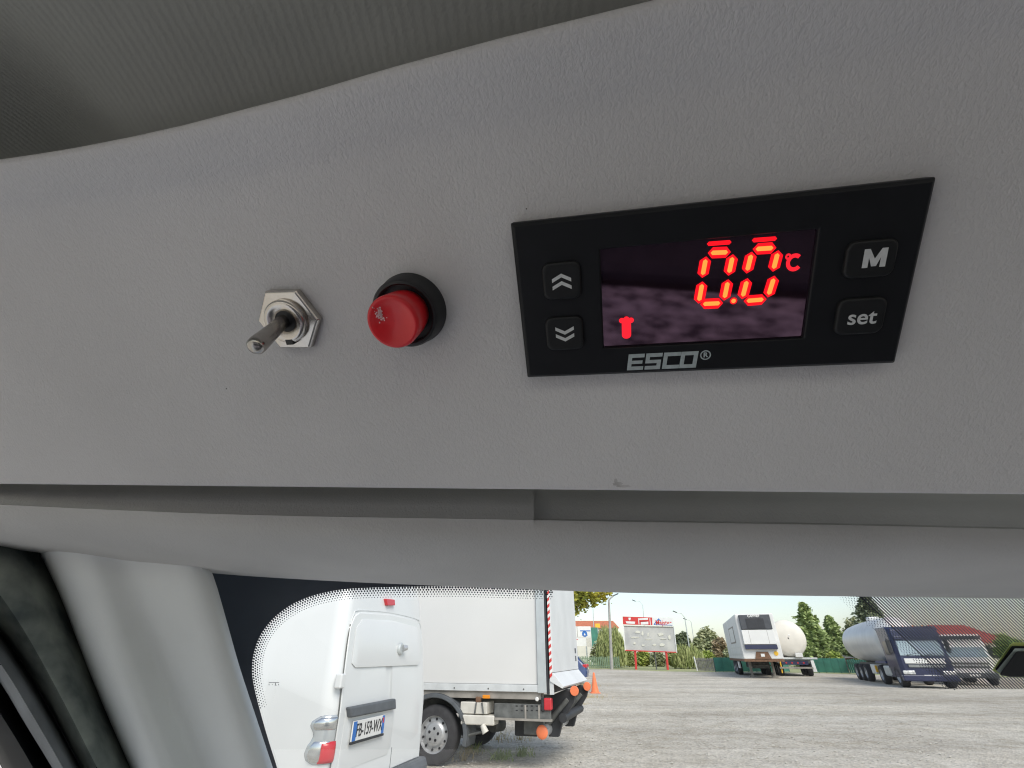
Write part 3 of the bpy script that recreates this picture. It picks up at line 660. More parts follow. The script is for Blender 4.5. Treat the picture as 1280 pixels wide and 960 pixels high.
B().box(-.03, .03, hg[0]-.05, hg[0]+.015, hg[1]-.05, hg[1]+.05).build('hinge', M['van_white'], van, bevel=.01)
# door gap: dark down the hinge side, a softer crease over the top and far side
def smooth_path(pp, k=6): return [rp(*q, .003) for q in [lerp_curve(pp, t) for t in np.linspace(0, 1, k*len(pp))]]
B().tube(smooth_path([(.085, .5), (.085, 1.0), (.105, 1.3), (.125, 1.5), (.15, 1.62)]), .005, 6).build('door_gap', M['chassis'], van)
B().tube(smooth_path([(.15, 1.62), (.19, 1.7), (.28, 1.74), (.875, 1.76), (1.47, 1.74), (1.56, 1.7), (1.61, 1.6), (1.645, 1.3), (1.665, 1.0), (1.665, .5)]), .006, 6).build('door_gap', M['rail_white'], van)
gp = on_rear(487, 945); B().box(.0121, .014, gp[0]-.003, gp[0]+.003, .46, .66).build('door_gap', M['grey_plastic'], van)
# bumper
B().loft([[(x_, y_, z_) for x_, z_ in ((-.2, .24), (-.2, .5), (.06, .5), (.085, .44), (.085, .3), (.03, .24))] for y_ in (.02, .06, 1.69, 1.73)]).build('bumper', M['grey_plastic'], van, bevel=.02)
# tail lamp on the near corner: two bulbs of clear lens with a red lower field
def on_corner(px, py): q = on_local(px, py, VM, 1, .0); return q
ol = [(413, 893.5), (399, 896), (389.5, 902), (387.5, 908), (391, 914), (390, 924), (384, 932), (379.5, 943), (381, 951), (390, 957), (407, 958.5), (410, 957)]
tl = []
for px, py in ol:
    q = on_local(px, py, VM, 1, .0); tl.append((q.x, q.z))
zt = max(z_ for _, z_ in tl); zb = min(z_ for _, z_ in tl)
def corner_pt(x_, z_, e):                        # wrap onto the rounded corner of the body
    if x_ <= -.13: return Vector((x_, -e+.0, z_))
    a = min(1.0, (x_+.13)/.17)*R(80); return Vector((-.13+.13*math.sin(a)+e*math.sin(a), .11*(1-math.cos(a))-e*math.cos(a), z_))
def lamp_half(name, z0, z1, x0f, material, par, bulge):
    rows = []
    for t in np.linspace(0, 1, 11):
        z_ = z0+(z1-z0)*t; r_ = []
        xl = x0f(t)
        for s_ in np.linspace(0, 1, 10):
            e = .004+bulge*math.sin(math.pi*min(max(t, .02), .98))**.5*math.sin(math.pi*(s_*.8+.1))**.6
            r_.append(corner_pt(xl+(.05-xl)*s_, z_, e))
        rows.append(r_)
    return B().grid(rows).build(name, material, par, smooth=True, split=80)
edge = sorted((on_local(px, py, VM, 1, 0) for px, py in [(408, 893.2), (399, 896), (389.5, 902), (387.5, 908), (390.5, 914), (392, 919), (389.5, 925), (384, 932), (379.5, 943), (381.5, 951), (390, 957), (403, 959)]), key=lambda q: q.z)
ez, exx = [q.z for q in edge], [q.x for q in edge]
def lampgrid(z0, z1, xl, xr, e0, bulge, rows_=24, cols=12):
    rows = []
    for t in np.linspace(0, 1, rows_):
        z_ = z0+(z1-z0)*t; a_ = xl(z_); r_ = []
        for s_ in np.linspace(0, 1, cols):
            e = e0+bulge*(math.sin(math.pi*t)*math.sin(math.pi*s_))**.5 if 0 < s_ < 1 and 0 < t < 1 else e0-.006
            r_.append(corner_pt(a_+(xr-a_)*s_, z_, e))
        rows.append(r_)
    return B().grid(rows)
M['lamp_silver'] = mat('lamp reflector', (.62, .64, .65), .14, .85, spec=.6)
M['lamp_glass'] = mat('lamp cover', (.5, .53, .54), .12, .3, coat=.6)
lamp = lampgrid(ez[0], ez[-1], lambda z_: float(np.interp(z_, ez, exx))-.012, .05, .001, .004).build('tail_lamp', M['grey_plastic'], van, smooth=True, split=80)
lampgrid(ez[0]+.006, ez[-1]-.006, lambda z_: float(np.interp(z_, ez, exx)), .045, .006, .012).build('lamp_cover', M['lamp_glass'], lamp, smooth=True, split=80)
zm = on_local(390, 919, VM, 1, 0).z
lampgrid(zm+.03, ez[-1]-.02, lambda z_: float(np.interp(z_, ez, exx))+.03, .03, .016, .012, 14).build('upper_reflector', M['lamp_silver'], lamp, smooth=True, split=80)
lampgrid(ez[0]+.02, zm-.03, lambda z_: float(np.interp(z_, ez, exx))+.03, .0, .016, .014, 14).build('lower_reflector', M['lamp_silver'], lamp, smooth=True, split=80)
lampgrid(ez[0]+.015, ez[0]+.145, lambda z_: -.07, .045, .022, .016, 12).build('red_lens', M['red_lens'], lamp, smooth=True, split=80)
for wx_, out_ in ((-.95, -1), (-3.55, -1)): wheel(van, wx_, .14, .31, .31, .2, out_)
for wx_ in (-.95, -3.55): wheel(van, wx_, 1.61, .31, .31, .2, 1)

# ================================================================== BOX TRUCK
TMx = frame_at(684, 867, 8.0, -17)
tk = empty('box_truck', 'white box truck with folded tail lift parked behind the van', 'truck', basis=TMx)
def tp(px, py, y_=0.): return on_local(px, py, TMx, 1, y_)
zr0 = .925; zr1 = tp(600, 855, 0).z
B().box(-4.3, -.14, .012, 2.14, zr1+.002, 3.2).build('box_side_panel', M['box_white'], tk, bevel=.01)
B().box(-4.3, -.125, -.012, 2.16, zr0, zr1).build('lower_rail', M['rail_white'], tk, bevel=.006)
B().box(-.138, -.002, -.018, 2.16, zr0-.01, 3.2).build('corner_post', M['alu'], tk, bevel=.008)
B().box(-.0, .03, -.02, 2.16, zr0-.02, 3.2).build('rear_frame', M['black_plastic'], tk)
for k in range(5): B().lathe([(.012, -.014), (.008, -.02)], 'y', (-.35-k*.55, 0, (zr0+zr1)/2-.01), 8).build('rivet', M['chassis'], tk)
lift = B().box(.05, .1, -.02, 2.14, 1.17, 2.95).build('lift_platform', M['lift_white'], tk, bevel=.006)
B().loft([[(.05, y_, 1.165), (.1, y_, 1.165), (.25, y_, 1.0), (.23, y_, .975), (.05, y_, 1.06)] for y_ in (-.02, 2.14)]).build('platform_lip', M['lift_white'], lift, bevel=.004)
B().box(.04, .1, -.006, .02, .9, 1.09).build('lip_gusset', M['rail_white'], lift)
# red and white warning tape on the platform edge
z_ = 1.1; k = 0
while z_ < 2.95:
    B().add([(.052, -.0235, z_), (.088, -.0235, z_+.03), (.088, -.0235, z_+.075), (.052, -.0235, z_+.045)], [(0, 1, 2, 3)]).build('tape_stripe', M['red'] if k % 2 == 0 else M['white'], lift); z_ += .046; k += 1
B().box(.1005, .103, 1.86, 1.98, 1.3, 1.38).build('lift_badge', M['grey_plastic'], lift); B().box(.1005, .103, 1.86, 1.98, 1.42, 1.5).build('lift_badge', M['grey_plastic'], lift)
# wheels, arch
wc = tp(541.5, 918, .02); rw = .372
for s_ in (0, 1.78): wheel(tk, wc.x, .14+s_, rw, rw, .22, -1 if s_ == 0 else 1)
arch = []
for r_ in (.44, .50):
    arch.append([(wc.x+r_*1.12*math.cos(R(a)), r_*1.04*math.sin(R(a))+rw) for a in range(-14, 196, 10)])
poly = arch[1]+arch[0][::-1]
B().loft([[(x_, y_, z_) for x_, z_ in poly] for y_ in (-.03, .34)]).build('mudguard', M['grey_plastic'], tk, bevel=.012)
B().loft([[(x_, y_, z_) for x_, z_ in arch[1]] for y_ in (-.028, -.02)], caps=False).build('mudguard_edge', M['black_plastic'], tk)
g0, g1 = tp(655, 878), tp(689, 900)
B().box(-2.9, -.06, .45, .55, .60, .80).build('chassis_rail', M['chassis'], tk); B().box(-2.9, -.06, 1.55, 1.65, .60, .80).build('chassis_rail', M['chassis'], tk)
ch = tp(618, 879); c2_ = tp(688.5, 899.5)
side = B().box(ch.x, c2_.x, -.002, .05, c2_.z, ch.z).build('side_beam', M['chassis'], tk, bevel=.005)
B().box(ch.x-.02, c2_.x+.01, -.02, .06, c2_.z-.025, c2_.z+.002).build('beam_flange', M['wood_grey'], side)
for i in range(6):
    for j in range(2):
        q = tp(646+i*6.3, 882.5+j*5.5); B().box(q.x-.016, q.x+.016, -.005, .0, q.z-.006, q.z+.006).build('beam_slot', M['ink'], side)
for px in (657, 674): q = tp(px, 889); B().box(q.x-.012, q.x+.012, -.012, .0, c2_.z, ch.z-.01).build('beam_rib', M['wood_grey'], side)
B().box(-2.2, -.1, .02, .2, zr0-.09, zr0-.002).build('cross_member', M['wood_grey'], tk)
a, b_ = tp(576, 877), tp(609, 893)
tb = B().box(a.x, b_.x, -.01, .3, b_.z, a.z).build('tool_box', M['cream'], tk, bevel=.01)
a2, b2 = tp(577, 893), tp(618, 907)
B().box(a2.x, b2.x, -.03, .2, b2.z, a2.z).build('lower_bracket', M['cream'], tb, bevel=.015)
q0, q1 = tp(603, 878), tp(605, 892); B().tube([(q0.x, -.02, q0.z), (q1.x, -.02, q1.z)], .012, 8).build('hose', M['chassis'], tb)
q0, q1 = tp(596, 878), tp(594, 892); B().tube([(q0.x, -.02, q0.z), (q1.x, -.02, q1.z)], .012, 8).build('hose', M['chassis'], tb)
q0, q1 = tp(603, 906, -.05), tp(607, 916, -.05); hk = B().tube([(q0.x, -.05, q0.z), (q1.x, -.05, q1.z)], [.035, .05], 12).build('tow_hook', M['cream'], tk, smooth=True)
q0, q1 = tp(575, 922), tp(603, 915); B().tube([(q0.x, .05, q0.z), (q1.x, .02, q1.z)], .016, 8).build('support_bar', M['chassis'], tk)
q = tp(607.5, 871, -.03); B().box(q.x-.055, q.x+.055, -.035, .0, q.z-.022, q.z+.022).build('side_marker', M['orange_lens'], tk, bevel=.006)
q = tp(598, 874); B().box(q.x-.04, q.x+.04, -.01, .03, q.z-.04, q.z+.03).build('rusty_bracket', M['rust'], tk, bevel=.004)
q = tp(684, 880, -.03); B().box(q.x-.05, q.x+.06, -.04, .08, q.z-.075, q.z+.07).build('tail_lamp', M['red_lens'], tk, bevel=.015)
q = tp(679, 880, -.03); B().box(q.x-.03, q.x+.01, -.03, .09, q.z-.09, q.z+.08).build('lamp_holder', M['black_plastic'], tk, bevel=.01)
q = tp(671, 874, -.03); B().lathe([(.02, -.03), (.028, -.02), (.02, .01)], 'y', (q.x, 0, q.z), 12).build('small_lamp', M['white'], tk, smooth=True)
# under-run bar with orange end, hanging plate, lift arms with orange rollers
q0 = tp(678, 915, .1); q1 = on_local(711, 906, TMx, 0, q0.x+.02)
bar = B().tube([(q0.x, q0.y, q0.z), (q0.x+.02, 1.9, q0.z)], .07, 18).build('under_run_bar', M['steel_rim'], tk, smooth=True, split=50)
B().lathe([(.075, -.012), (.085, -.03), (.06, -.05), (.005, -.05)], 'y', (q0.x, q0.y+.01, q0.z), 20).build('bar_end', M['orange'], bar, smooth=True)
a, b_ = tp(655, 900, .2), tp(681, 919, .2)
B().box(a.x, b_.x, .18, .23, b_.z, a.z).build('hanging_plate', M['chassis'], tk, bevel=.01)
for y_ in (.42, 1.62):
    arm = B().prism([(-.05, .86), (.2, .95), (.34, .9), (.3, .78), (.12, .55), (.05, .36), (-.1, .36), (-.08, .6)], lambda a, c_: Vector((a, y_, c_)), lambda a, c_: Vector((a, y_+.1, c_))).build('lift_arm', M['black_plastic'], tk, bevel=.012)
    B().tube([(-.12, y_-.05, .5), (.22, y_-.05, .82)], [.045, .03], 12).build('lift_ram', M['chassis'], arm, smooth=True)
    B().lathe([(.02, -.06), (.06, -.06), (.066, -.03), (.06, .0), (.02, .0)], 'y', (.33, y_-.01, .93), 18).build('roller', M['orange'], arm, smooth=True)
B().tube([(.15, .3, .6), (.15, 1.8, .6)], .06, 12).build('lift_shaft', M['black_plastic'], tk, smooth=True)
B().box(-.6, -.25, .35, .7, .36, .6).build('battery_box', M['black_plastic'], tk, bevel=.02)
B().tube([(wc.x+.62, .9, .42), (wc.x+.72, 1.1, .42)], .1, 12).build('axle_part', M['chassis'], tk, smooth=True)
# cab of the truck (hidden behind the van)
B().loft([[(x_, y_, z_) for x_, z_ in ((-4.5, .5), (-6.1, .5), (-6.15, 1.1), (-5.6, 1.35), (-5.1, 2.2), (-4.5, 2.25))] for y_ in (.1, 2.0)]).build('cab', M['van_white'], tk, bevel=.08)
for s_ in (0, 1.78): wheel(tk, -5.3, .14+s_, rw, rw, .22, -1 if s_ == 0 else 1)

# ================================================================== BLUE CAR, CONE
KM = frame_at(733, 840, 30, -12)
car = empty('blue_car', 'dark blue hatchback half hidden behind the tail lift', 'car', basis=KM)
pf = [(0, .35), (.02, .55), (.0, .85), (-.12, .95), (-.45, 1.32), (-.9, 1.44), (-1.9, 1.46), (-2.7, 1.05), (-3.7, .85), (-3.9, .6), (-3.9, .3)]
rings_ = []
for y_, ins in ((0, .09), (.04, .03), (.14, 0), (1.56, 0), (1.66, .03), (1.7, .09)):
    rings_.append([(-1.95+(x_+1.95)*(1-ins*.5), y_+(.14*max(0, z_-.85)/.6)*(1 if y_ < .8 else -1), z_-ins*(.9 if z_ > .8 else 0)) for x_, z_ in pf])
B().loft(rings_).build('body', M['blue_paint'], car, smooth=True, split=40)
B().add([(-.14, .2, .99), (-.14, 1.5, .99), (-.43, 1.42, 1.3), (-.43, .28, 1.3)], [(0, 1, 2, 3)]).build('rear_window', M['dark_glass'], car, thick=.01)
B().add([(-.5, .035, .98), (-1.9, .03, .98), (-1.8, .1, 1.34), (-.75, .1, 1.34)], [(0, 1, 2, 3)]).build('side_window', M['dark_glass'], car, thick=.01)
for y_ in (.02, 1.4): B().box(-.2, .03, y_, y_+.28, .78, .95).build('tail_lamp', M['red_lens'], car, bevel=.03)
B().box(-.1, .05, .05, 1.65, .5, .68).build('bumper', M['blue_paint'], car, bevel=.04)
B().box(.05, .055, .58, 1.1, .7, .8).build('licence_plate', M['plate'], car)
for wx_ in (-.75, -3.1):
    for y_, o_ in ((.1, -1), (1.6, 1)): wheel(car, wx_, y_, .31, .31, .19, o_, bolts=False)
cp = G(744, 866.5); cn = empty('traffic_cone', 'orange traffic cone standing on the gravel', 'cone', (cp.x, cp.y, 0))
B().lathe([(.17, .03), (.12, .25), (.085, .45), (.035, .74), (.005, .75)], 'z', n=24, caps=False).build('cone_body', M['orange'], cn, smooth=True)
B().box(-.2, .2, -.2, .2, 0, .035).build('base', M['orange'], cn, bevel=.01)

# ================================================================== FAR YARD
def post(name, px, py, D, top_px, top_py, r_, material, label, cat, group=None, arm=None):
    b0_ = W(px, py, D); o_ = empty(name, label, cat, (b0_.x, D, 0), group=group); t_ = W(top_px, top_py, D)
    tz = t_.z
    B().tube([(0, 0, 0), (t_.x-b0_.x, 0, tz)], [r_*1.25, r_*.8], 10).build('pole', material, o_, smooth=True)
    if arm:
        B().tube([(t_.x-b0_.x, 0, tz)]+[(t_.x-b0_.x+dx, 0, tz+dz) for dx, dz in arm], r_*.55, 8).build('arm', material, o_, smooth=True)
        dx, dz = arm[-1]; s_ = 1 if dx > 0 else -1
        B().box(min(0, s_*.7), max(0, s_*.7), -.13, .13, -.06, .08, Matrix.Translation((t_.x-b0_.x+dx, 0, tz+dz)) @ Matrix.Rotation(-s_*R(22), 4, 'Y')).build('lamp_head', M['grey_plastic'], o_, bevel=.03)
    return o_
post('street_lamp', 764.3, 831, 62, 761, 750.5, .15, M['concrete'], 'grey concrete street lamp in front of the willow', 'lamp', arm=[(.25, .25), (.6, .5)])
post('street_lamp', 741.5, 800, 95, 741, 753.5, .07, M['alu'], 'thin pale lamp post above the white signboard', 'lamp', arm=[(-.3, .25), (-1.2, .35)])
post('street_lamp', 805, 800, 105, 803.5, 757, .07, M['alu'], 'slim lamp post rising behind the red and white billboard top', 'lamp', arm=[(-.5, .8), (-1.4, .8)])
post('street_lamp', 861, 808, 92, 856, 772, .1, M['alu'], 'slim lamp post with curved arm between billboard and far trees', 'lamp', arm=[(-.5, .7), (-1.3, .8)])
post('street_lamp', 868, 808, 110, 864, 778, .07, M['alu'], 'thinner lamp post just beside the curved-arm one', 'lamp', arm=[(-.3, .4), (-.9, .5)])
# ---- billboard
bD = 60.; bo = W(812, 832, bD)
bb = empty('billboard', 'large weathered billboard on red posts with red and white header', 'billboard', (bo.x, bD, 0))
def bpt(px, py, e=0): p_ = W(px, py, bD+2.2*(812-px)/64-e); return (p_.x-bo.x, p_.y-bD, p_.z)
def bquad(name, pts_, e0, e1, material, par): return B().prism(pts_, lambda a, c_: Vector(bpt(a, c_, e0)), lambda a, c_: Vector(bpt(a, c_, e1))).build(name, material, par)
bd = bquad('poster_board', [(779.3, 782.5), (842.3, 784), (846.2, 815.6), (781.5, 813)], -.2, 0, M['poster'], bb)
for poly in ([(778.9, 781.9), (842.6, 783.3), (842.8, 784.4), (779.3, 783)], [(781.2, 812.3), (846.2, 814.8), (846.5, 816), (781.2, 813.6)]): bquad('frame_strip', poly, -.22, .05, M['red'] if poly[0][1] > 800 else M['wood_grey'], bd)
for poly in ([(778.8, 782.2), (779.9, 782.4), (782, 813), (781, 813)], [(841.8, 783.6), (842.7, 783.7), (846.6, 815.9), (845.6, 815.8)]): bquad('frame_strip', poly, -.22, .06, M['white'], bd)
bquad('red_header', [(778.2, 770.6), (815.2, 771.8), (815.5, 781.6), (778.8, 780.5)], -.15, .02, M['red'], bb)
wh = bquad('white_header', [(815.3, 771.8), (841.3, 772.2), (841.9, 783), (815.6, 781.6)], -.15, .02, M['white'], bb)
for poly in ([(785.5, 772), (788.5, 772), (788.3, 774.5), (787, 775.5), (785.7, 774.5)], [(782, 776.5), (794, 777), (793.5, 780), (783, 779.3)],
             [(797.5, 772.8), (798.5, 773), (799.3, 780.6), (798.3, 780.6)], [(798.5, 773), (810, 772.3), (810, 774.8), (799, 775)], [(801, 777.6), (810.5, 777), (810.5, 780.5), (801, 780.8)], [(811.8, 773), (812.7, 773), (813.5, 781), (812.6, 781)]):
    bquad('pale_figure', poly, .02, .05, M['white'], bb)
bquad('red_bar', [(800, 776), (809, 775.7), (809, 776.6), (800, 776.9)], .05, .07, M['red'], bb)
for poly in ([(817.2, 780), (822.9, 772.9), (823.9, 773.7), (818.2, 780.3)], [(822.9, 772.9), (826.5, 776), (825.8, 776.7), (822.6, 774.2)]): bquad('roof_mark', poly, .02, .05, M['plate_blue'], wh)
bquad('underline', [(817.3, 780.4), (840.5, 781.2), (840.5, 781.7), (817.3, 780.9)], .02, .05, M['plate_blue'], wh)
v0, v1 = Vector(bpt(819, 778.3, .03)), Vector(bpt(840, 779, .03)); ux = (v1-v0).normalized(); uz = Vector((0, 0, 1)); un = ux.cross(uz); mid_ = (v0+v1)/2
text('sign_lettering', 'Majster', .72, M['red'], wh, Matrix(((ux.x, 0, un.x, mid_.x), (ux.y, 0, un.y, mid_.y), (ux.z, 1, un.z, mid_.z), (0, 0, 0, 1))), ext=.01, off=.01, sx=.82)
for cx, cy, a, c_ in ((797, 790, 4, 1.6), (793, 796.5, 7, .7), (803, 792, 1.5, 3), (811, 799, 5, .8), (826, 793, 4.5, 2.2), (829, 798.5, 5, .7), (828, 806, 4, 2.4), (837, 797, 2, 3.4), (793, 804, 1.6, 2), (810, 793, 1.2, 3), (818, 806, 2.5, 1.6), (804, 806.5, 2.4, 1.2)):
    pts_ = [(cx+a*random.uniform(.6, 1.1)*math.cos(t), cy+c_*random.uniform(.6, 1.15)*math.sin(t)) for t in np.linspace(0, 6.28, 10)[:-1]]
    bquad('poster_scrap', pts_, 0, .07, M['poster_scrap'], bd)
for px, px2 in ((793.8, 794.6), (832.5, 834)):
    t_, g_ = bpt(px, 813.5, -.1), bpt(px2, 832, -.1); B().tube([(g_[0], g_[1], -.02), t_], .13, 8).build('post', M['red'], bb)
g_ = bpt(820, 830, -.3); B().tube([(g_[0], g_[1], -.02), (g_[0], g_[1], 2.0)], .07, 8).build('post', M['chassis'], bb)
# ---- white signboard with blue triangle
sD = 72.; so = W(729, 800, sD); sb = empty('signboard', 'white signboard with blue triangle emblem beside the willow', 'sign', (so.x, sD, 0))
def sq(name, x0, x1, y0, y1, e, material, par=sb, th=.1):
    a, c_ = W(x0, y0, sD), W(x1, y1, sD); return B().box(a.x-so.x, c_.x-so.x, -e-th, -e, c_.z, a.z).build(name, material, par)
sgn = sq('board', 716, 740, 783, 807.5, 0, M['white']); sq('divider', 721.3, 721.6, 783, 796, .1, M['wood_grey'], sgn, .02)
sq('divider', 716.5, 739, 796.2, 796.5, .1, M['wood_grey'], sgn, .02); sq('small_panel', 732.5, 739.5, 797.5, 808.5, .1, M['cream'], sgn, .03)
sq('red_mark', 719.5, 722.5, 799, 799.8, .1, M['red'], sgn, .02); sq('name_bar', 725, 738, 788, 789.2, .1, M['plate_blue'], sgn, .02)
c_ = W(730.7, 792.4, sD); c_ = Vector((c_.x-so.x, -.11, c_.z))
B().add([c_+Vector((r_*math.cos(a), 0, r_*math.sin(a))) for r_ in (.36, .24) for a in np.linspace(0, 6.283, 25)[:-1]], [(k, (k+1) % 24, 24+(k+1) % 24, 24+k) for k in range(24)]).build('emblem_ring', M['plate_blue'], sgn)
B().add([c_+Vector((-.42, -.01, -.2)), c_+Vector((.42, -.01, -.2)), c_+Vector((0, -.01, .4))], [(0, 1, 2)]).build('emblem_triangle', M['plate_blue'], sgn)
B().add([c_+Vector((-.15, -.02, -.16)), c_+Vector((.15, -.02, -.16)), c_+Vector((0, -.02, .12))], [(0, 1, 2)]).build('emblem_heart', M['white'], sgn)
for px in (719, 733): p_ = W(px, 808, sD); B().tube([(p_.x-so.x, .0, 0), (p_.x-so.x, 0, p_.z)], .09, 8).build('post', M['alu'], sb)
# ---- buildings
def building(name, label, px0, px1, py_wall, py_roof, D, roof_m, wall_m, ridge_in=.0, windows=0):
    a, b_ = W(px0, py_wall, D), W(px1, py_wall, D); top = W((px0+px1)/2, py_roof, D+4).z; o_ = empty(name, label, 'building', (a.x, D, 0)); L_ = b_.x-a.x
    wl = B().box(0, L_, 0, 8, 0, a.z).build('wall', wall_m, o_)
    B().loft([[(-.4+ridge_in*0, -.5, a.z-.05), (L_+.4, -.5, a.z-.05), (L_+.4, 8.5, a.z-.05), (-.4, 8.5, a.z-.05)], [(L_*ridge_in, 4, top), (L_*(1-ridge_in), 4, top), (L_*(1-ridge_in), 4.2, top), (L_*ridge_in, 4.2, top)]]).build('roof', roof_m, o_)
    for k in range(windows):
        x_ = L_*(k+.5)/windows; B().box(x_-.6, x_+.6, -.03, .02, a.z-2.2, a.z-.7).build('window', M['dark_glass'], wl)
    return o_
building('house', 'pale house with long orange tiled roof behind the signboard', 720, 772, 785, 776, 130, M['roof_red'], M['wall_pale'], .02, 6)
building('warehouse', 'long building with scarlet roof behind the parked lorries', 1172, 1264, 803, 781, 85, M['roof_scarlet'], M['wall_pale'], .25, 5)
bm2 = building('garden_shed', 'small brown shed behind the fence near the tanks', 1052, 1066, 822, 816, 62, M['wood_grey'], M['rust'], .1, 1)
ys_ = W(747, 782, 100); o_ = empty('road_sign', 'small yellow sign poking above the willow', 'sign', (ys_.x, 100, 0))
B().box(-.45, .45, -.03, .03, ys_.z-.35, ys_.z+.35).build('sign_plate', M['sign_yellow'], o_, bevel=.02); B().tube([(0, .05, 0), (0, .05, ys_.z)], .05, 8).build('pole', M['alu'], o_)
gb = W(741, 795, 90); o_ = empty('banner', 'green banner between signboard and willow', 'banner', (gb.x, 90, 0)); B().box(-.4, .9, -.03, .03, gb.z-1.6, gb.z+1.3).build('cloth', M['green_sheet'], o_); B().tube([(-.45, 0, 0), (-.45, 0, gb.z+1.4)], .05, 8).build('pole', M['alu'], o_)

# ================================================================== TREES
def crown_mesh(name, pts_, size, material, parent, flat=0., vert=False):
    n_ = len(pts_); pts_ = np.asarray(pts_, float)
    ang = rng.uniform(0, 6.28, n_); el = rng.uniform(-1, 1, n_)
    s_ = size*rng.uniform(.6, 1.35, n_)
    a = np.stack([np.cos(ang), np.sin(ang), el*.5], 1); a /= np.linalg.norm(a, axis=1)[:, None]
    b_ = np.cross(a, rng.normal(size=(n_, 3))); b_ /= np.linalg.norm(b_, axis=1)[:, None]
    if vert: a = np.stack([rng.normal(0, .12, n_), rng.normal(0, .12, n_), np.ones(n_)], 1); b_ = np.stack([np.cos(ang), np.sin(ang), np.zeros(n_)], 1)*.35
    a *= s_[:, None]; b_ *= s_[:, None]*.55
    vs = np.stack([pts_-a, pts_+b_, pts_+a, pts_-b_], 1).reshape(-1, 3)
    me = bpy.data.meshes.new(name); me.from_pydata(vs.tolist(), [], np.arange(n_*4).reshape(-1, 4).tolist()); me.materials.append(material)
    o = bpy.data.objects.new(name, me); C.objects.link(o); o.parent = parent; return o
def clumps(cen, rad, nc, per, cr):
    out = []
    for _ in range(nc):
        d_ = rng.normal(size=3); d_ /= np.linalg.norm(d_); c_ = np.array(cen)+d_*np.array(rad)*rng.uniform(.35, 1)**.6
        out.append(c_+rng.normal(size=(per, 3))*cr)
    return np.concatenate(out)
def tree(name, label, px, D, top_py, half_w_px, low_frac, material, nc, per, size, kind='round', group=None):
    b0_ = W(px, 825, D); top = W(px, top_py, D).z; hw = abs(W(px+half_w_px, 825, D).x-b0_.x)
    o_ = empty(name, label, 'tree', (b0_.x, D, 0), group=group)
    B().tube([(0, 0, 0), (.05, 0, top*.4), (-.05, .05, top*.8)], [.05+top*.022, top*.016, .03], 8).build('trunk', M['bark'], o_, smooth=True)
    for k in range(4):
        a = k*1.7+.4; h0 = top*(.3+.12*k); B().tube([(0, 0, h0), (hw*.55*math.cos(a), hw*.55*math.sin(a), h0+top*.16)], [top*.01, .015], 6).build('limb', M['bark'], o_)
    if kind == 'round':
        low = top*low_frac; pts_ = clumps((0, 0, (top+low)/2), (hw*.85, hw*.85, (top-low)/2*.88), nc, per, hw*.16)
    elif kind == 'conifer':
        out = []
        for _ in range(nc):
            h_ = rng.uniform(low_frac, 1)**.85; a = rng.uniform(0, 6.28); rr = hw*(1.04-h_)**.8*1.45*rng.choice((.55, .8, 1., 1.25))*rng.uniform(.7, 1.1)*(1+.25*math.sin(3*a+h_*9)); L_ = max(.12, rr)
            t_ = rng.uniform(.15, 1, per); out.append(np.stack([math.cos(a)*L_*t_, math.sin(a)*L_*t_, top*h_+L_*(.12-.35*t_*t_)+rng.normal(0, .07, per)], 1)+rng.normal(0, .05+.03*hw, (per, 3)))
        pts_ = np.concatenate(out)
    elif kind == 'willow':
        out = []
        for _ in range(nc):
            a = rng.uniform(0, 6.28); rr = hw*rng.uniform(.15, 1)**.5; h0 = top*(1-.42*(rr/hw)**2)*rng.uniform(.72, 1.0); h1 = top*rng.uniform(.03, .3)
            t_ = np.linspace(0, 1, per); zz = h0+(h1-h0)*t_; r2 = rr*(1-.12*(1-t_)**2)
            out.append(np.stack([math.cos(a)*r2, math.sin(a)*r2, zz], 1)+rng.normal(0, .07, (per, 3)))
        pts_ = np.concatenate(out)
    crown_mesh('crown', pts_, size, material, o_, vert=(kind == 'willow'))
    return o_
tree('willow_tree', 'weeping willow hanging down behind the concrete street lamp', 765, 70, 775, 19, 0, M['leaf_willow'], 420, 18, .26, 'willow')
tree('willow_tree', 'drooping yellow-green willow bush beside the billboard', 860, 64, 803, 20, 0, M['leaf_willow'], 380, 14, .24, 'willow')
tree('round_tree', 'dark round tree behind the two lamp posts', 857, 120, 789, 9, .2, M['leaf_dark'], 50, 70, .3)
tree('round_tree', 'broad olive tree with brown top beside the refrigerated trailer', 890, 105, 785, 13, .1, M['leaf_far'], 80, 70, .35)
tree('round_tree', 'russet tree directly behind the refrigerated trailer', 904, 95, 796, 9, .1, M['leaf_brown'], 60, 60, .3)
tree('round_tree', 'low green tree between the two willows and the far fence', 874, 90, 797, 8, .1, M['leaf_far'], 60, 50, .3)
tree('conifer_tree', 'bright green conifer behind the cream tank', 1023, 64, 756, 21, .05, M['leaf_conifer'], 420, 34, .22, 'conifer')
tree('conifer_tree', 'smaller green conifer to the right of the bright one', 1052, 68, 772, 17, .05, M['leaf_conifer'], 300, 30, .22, 'conifer')
tree('conifer_tree', 'dark conifer seen through the shade lines above the navy lorry', 1108, 60, 745, 24, .1, M['leaf_dark'], 360, 30, .25, 'conifer')
tree('round_tree', 'pale lime bush over the green fence', 1044, 58, 812, 9, .0, M['leaf_lime'], 50, 50, .16)
tree('round_tree', 'thin sparse tree behind the silver tank', 1080, 75, 768, 12, .25, M['leaf_far'], 26, 40, .2)
tree('round_tree', 'green tree behind the sensor housing', 1268, 70, 795, 16, .1, M['leaf_conifer'], 60, 60, .25)
tree('round_tree', 'green tree at the end of the scarlet roofed building', 1255, 95, 792, 10, .1, M['leaf_far'], 50, 50, .3)
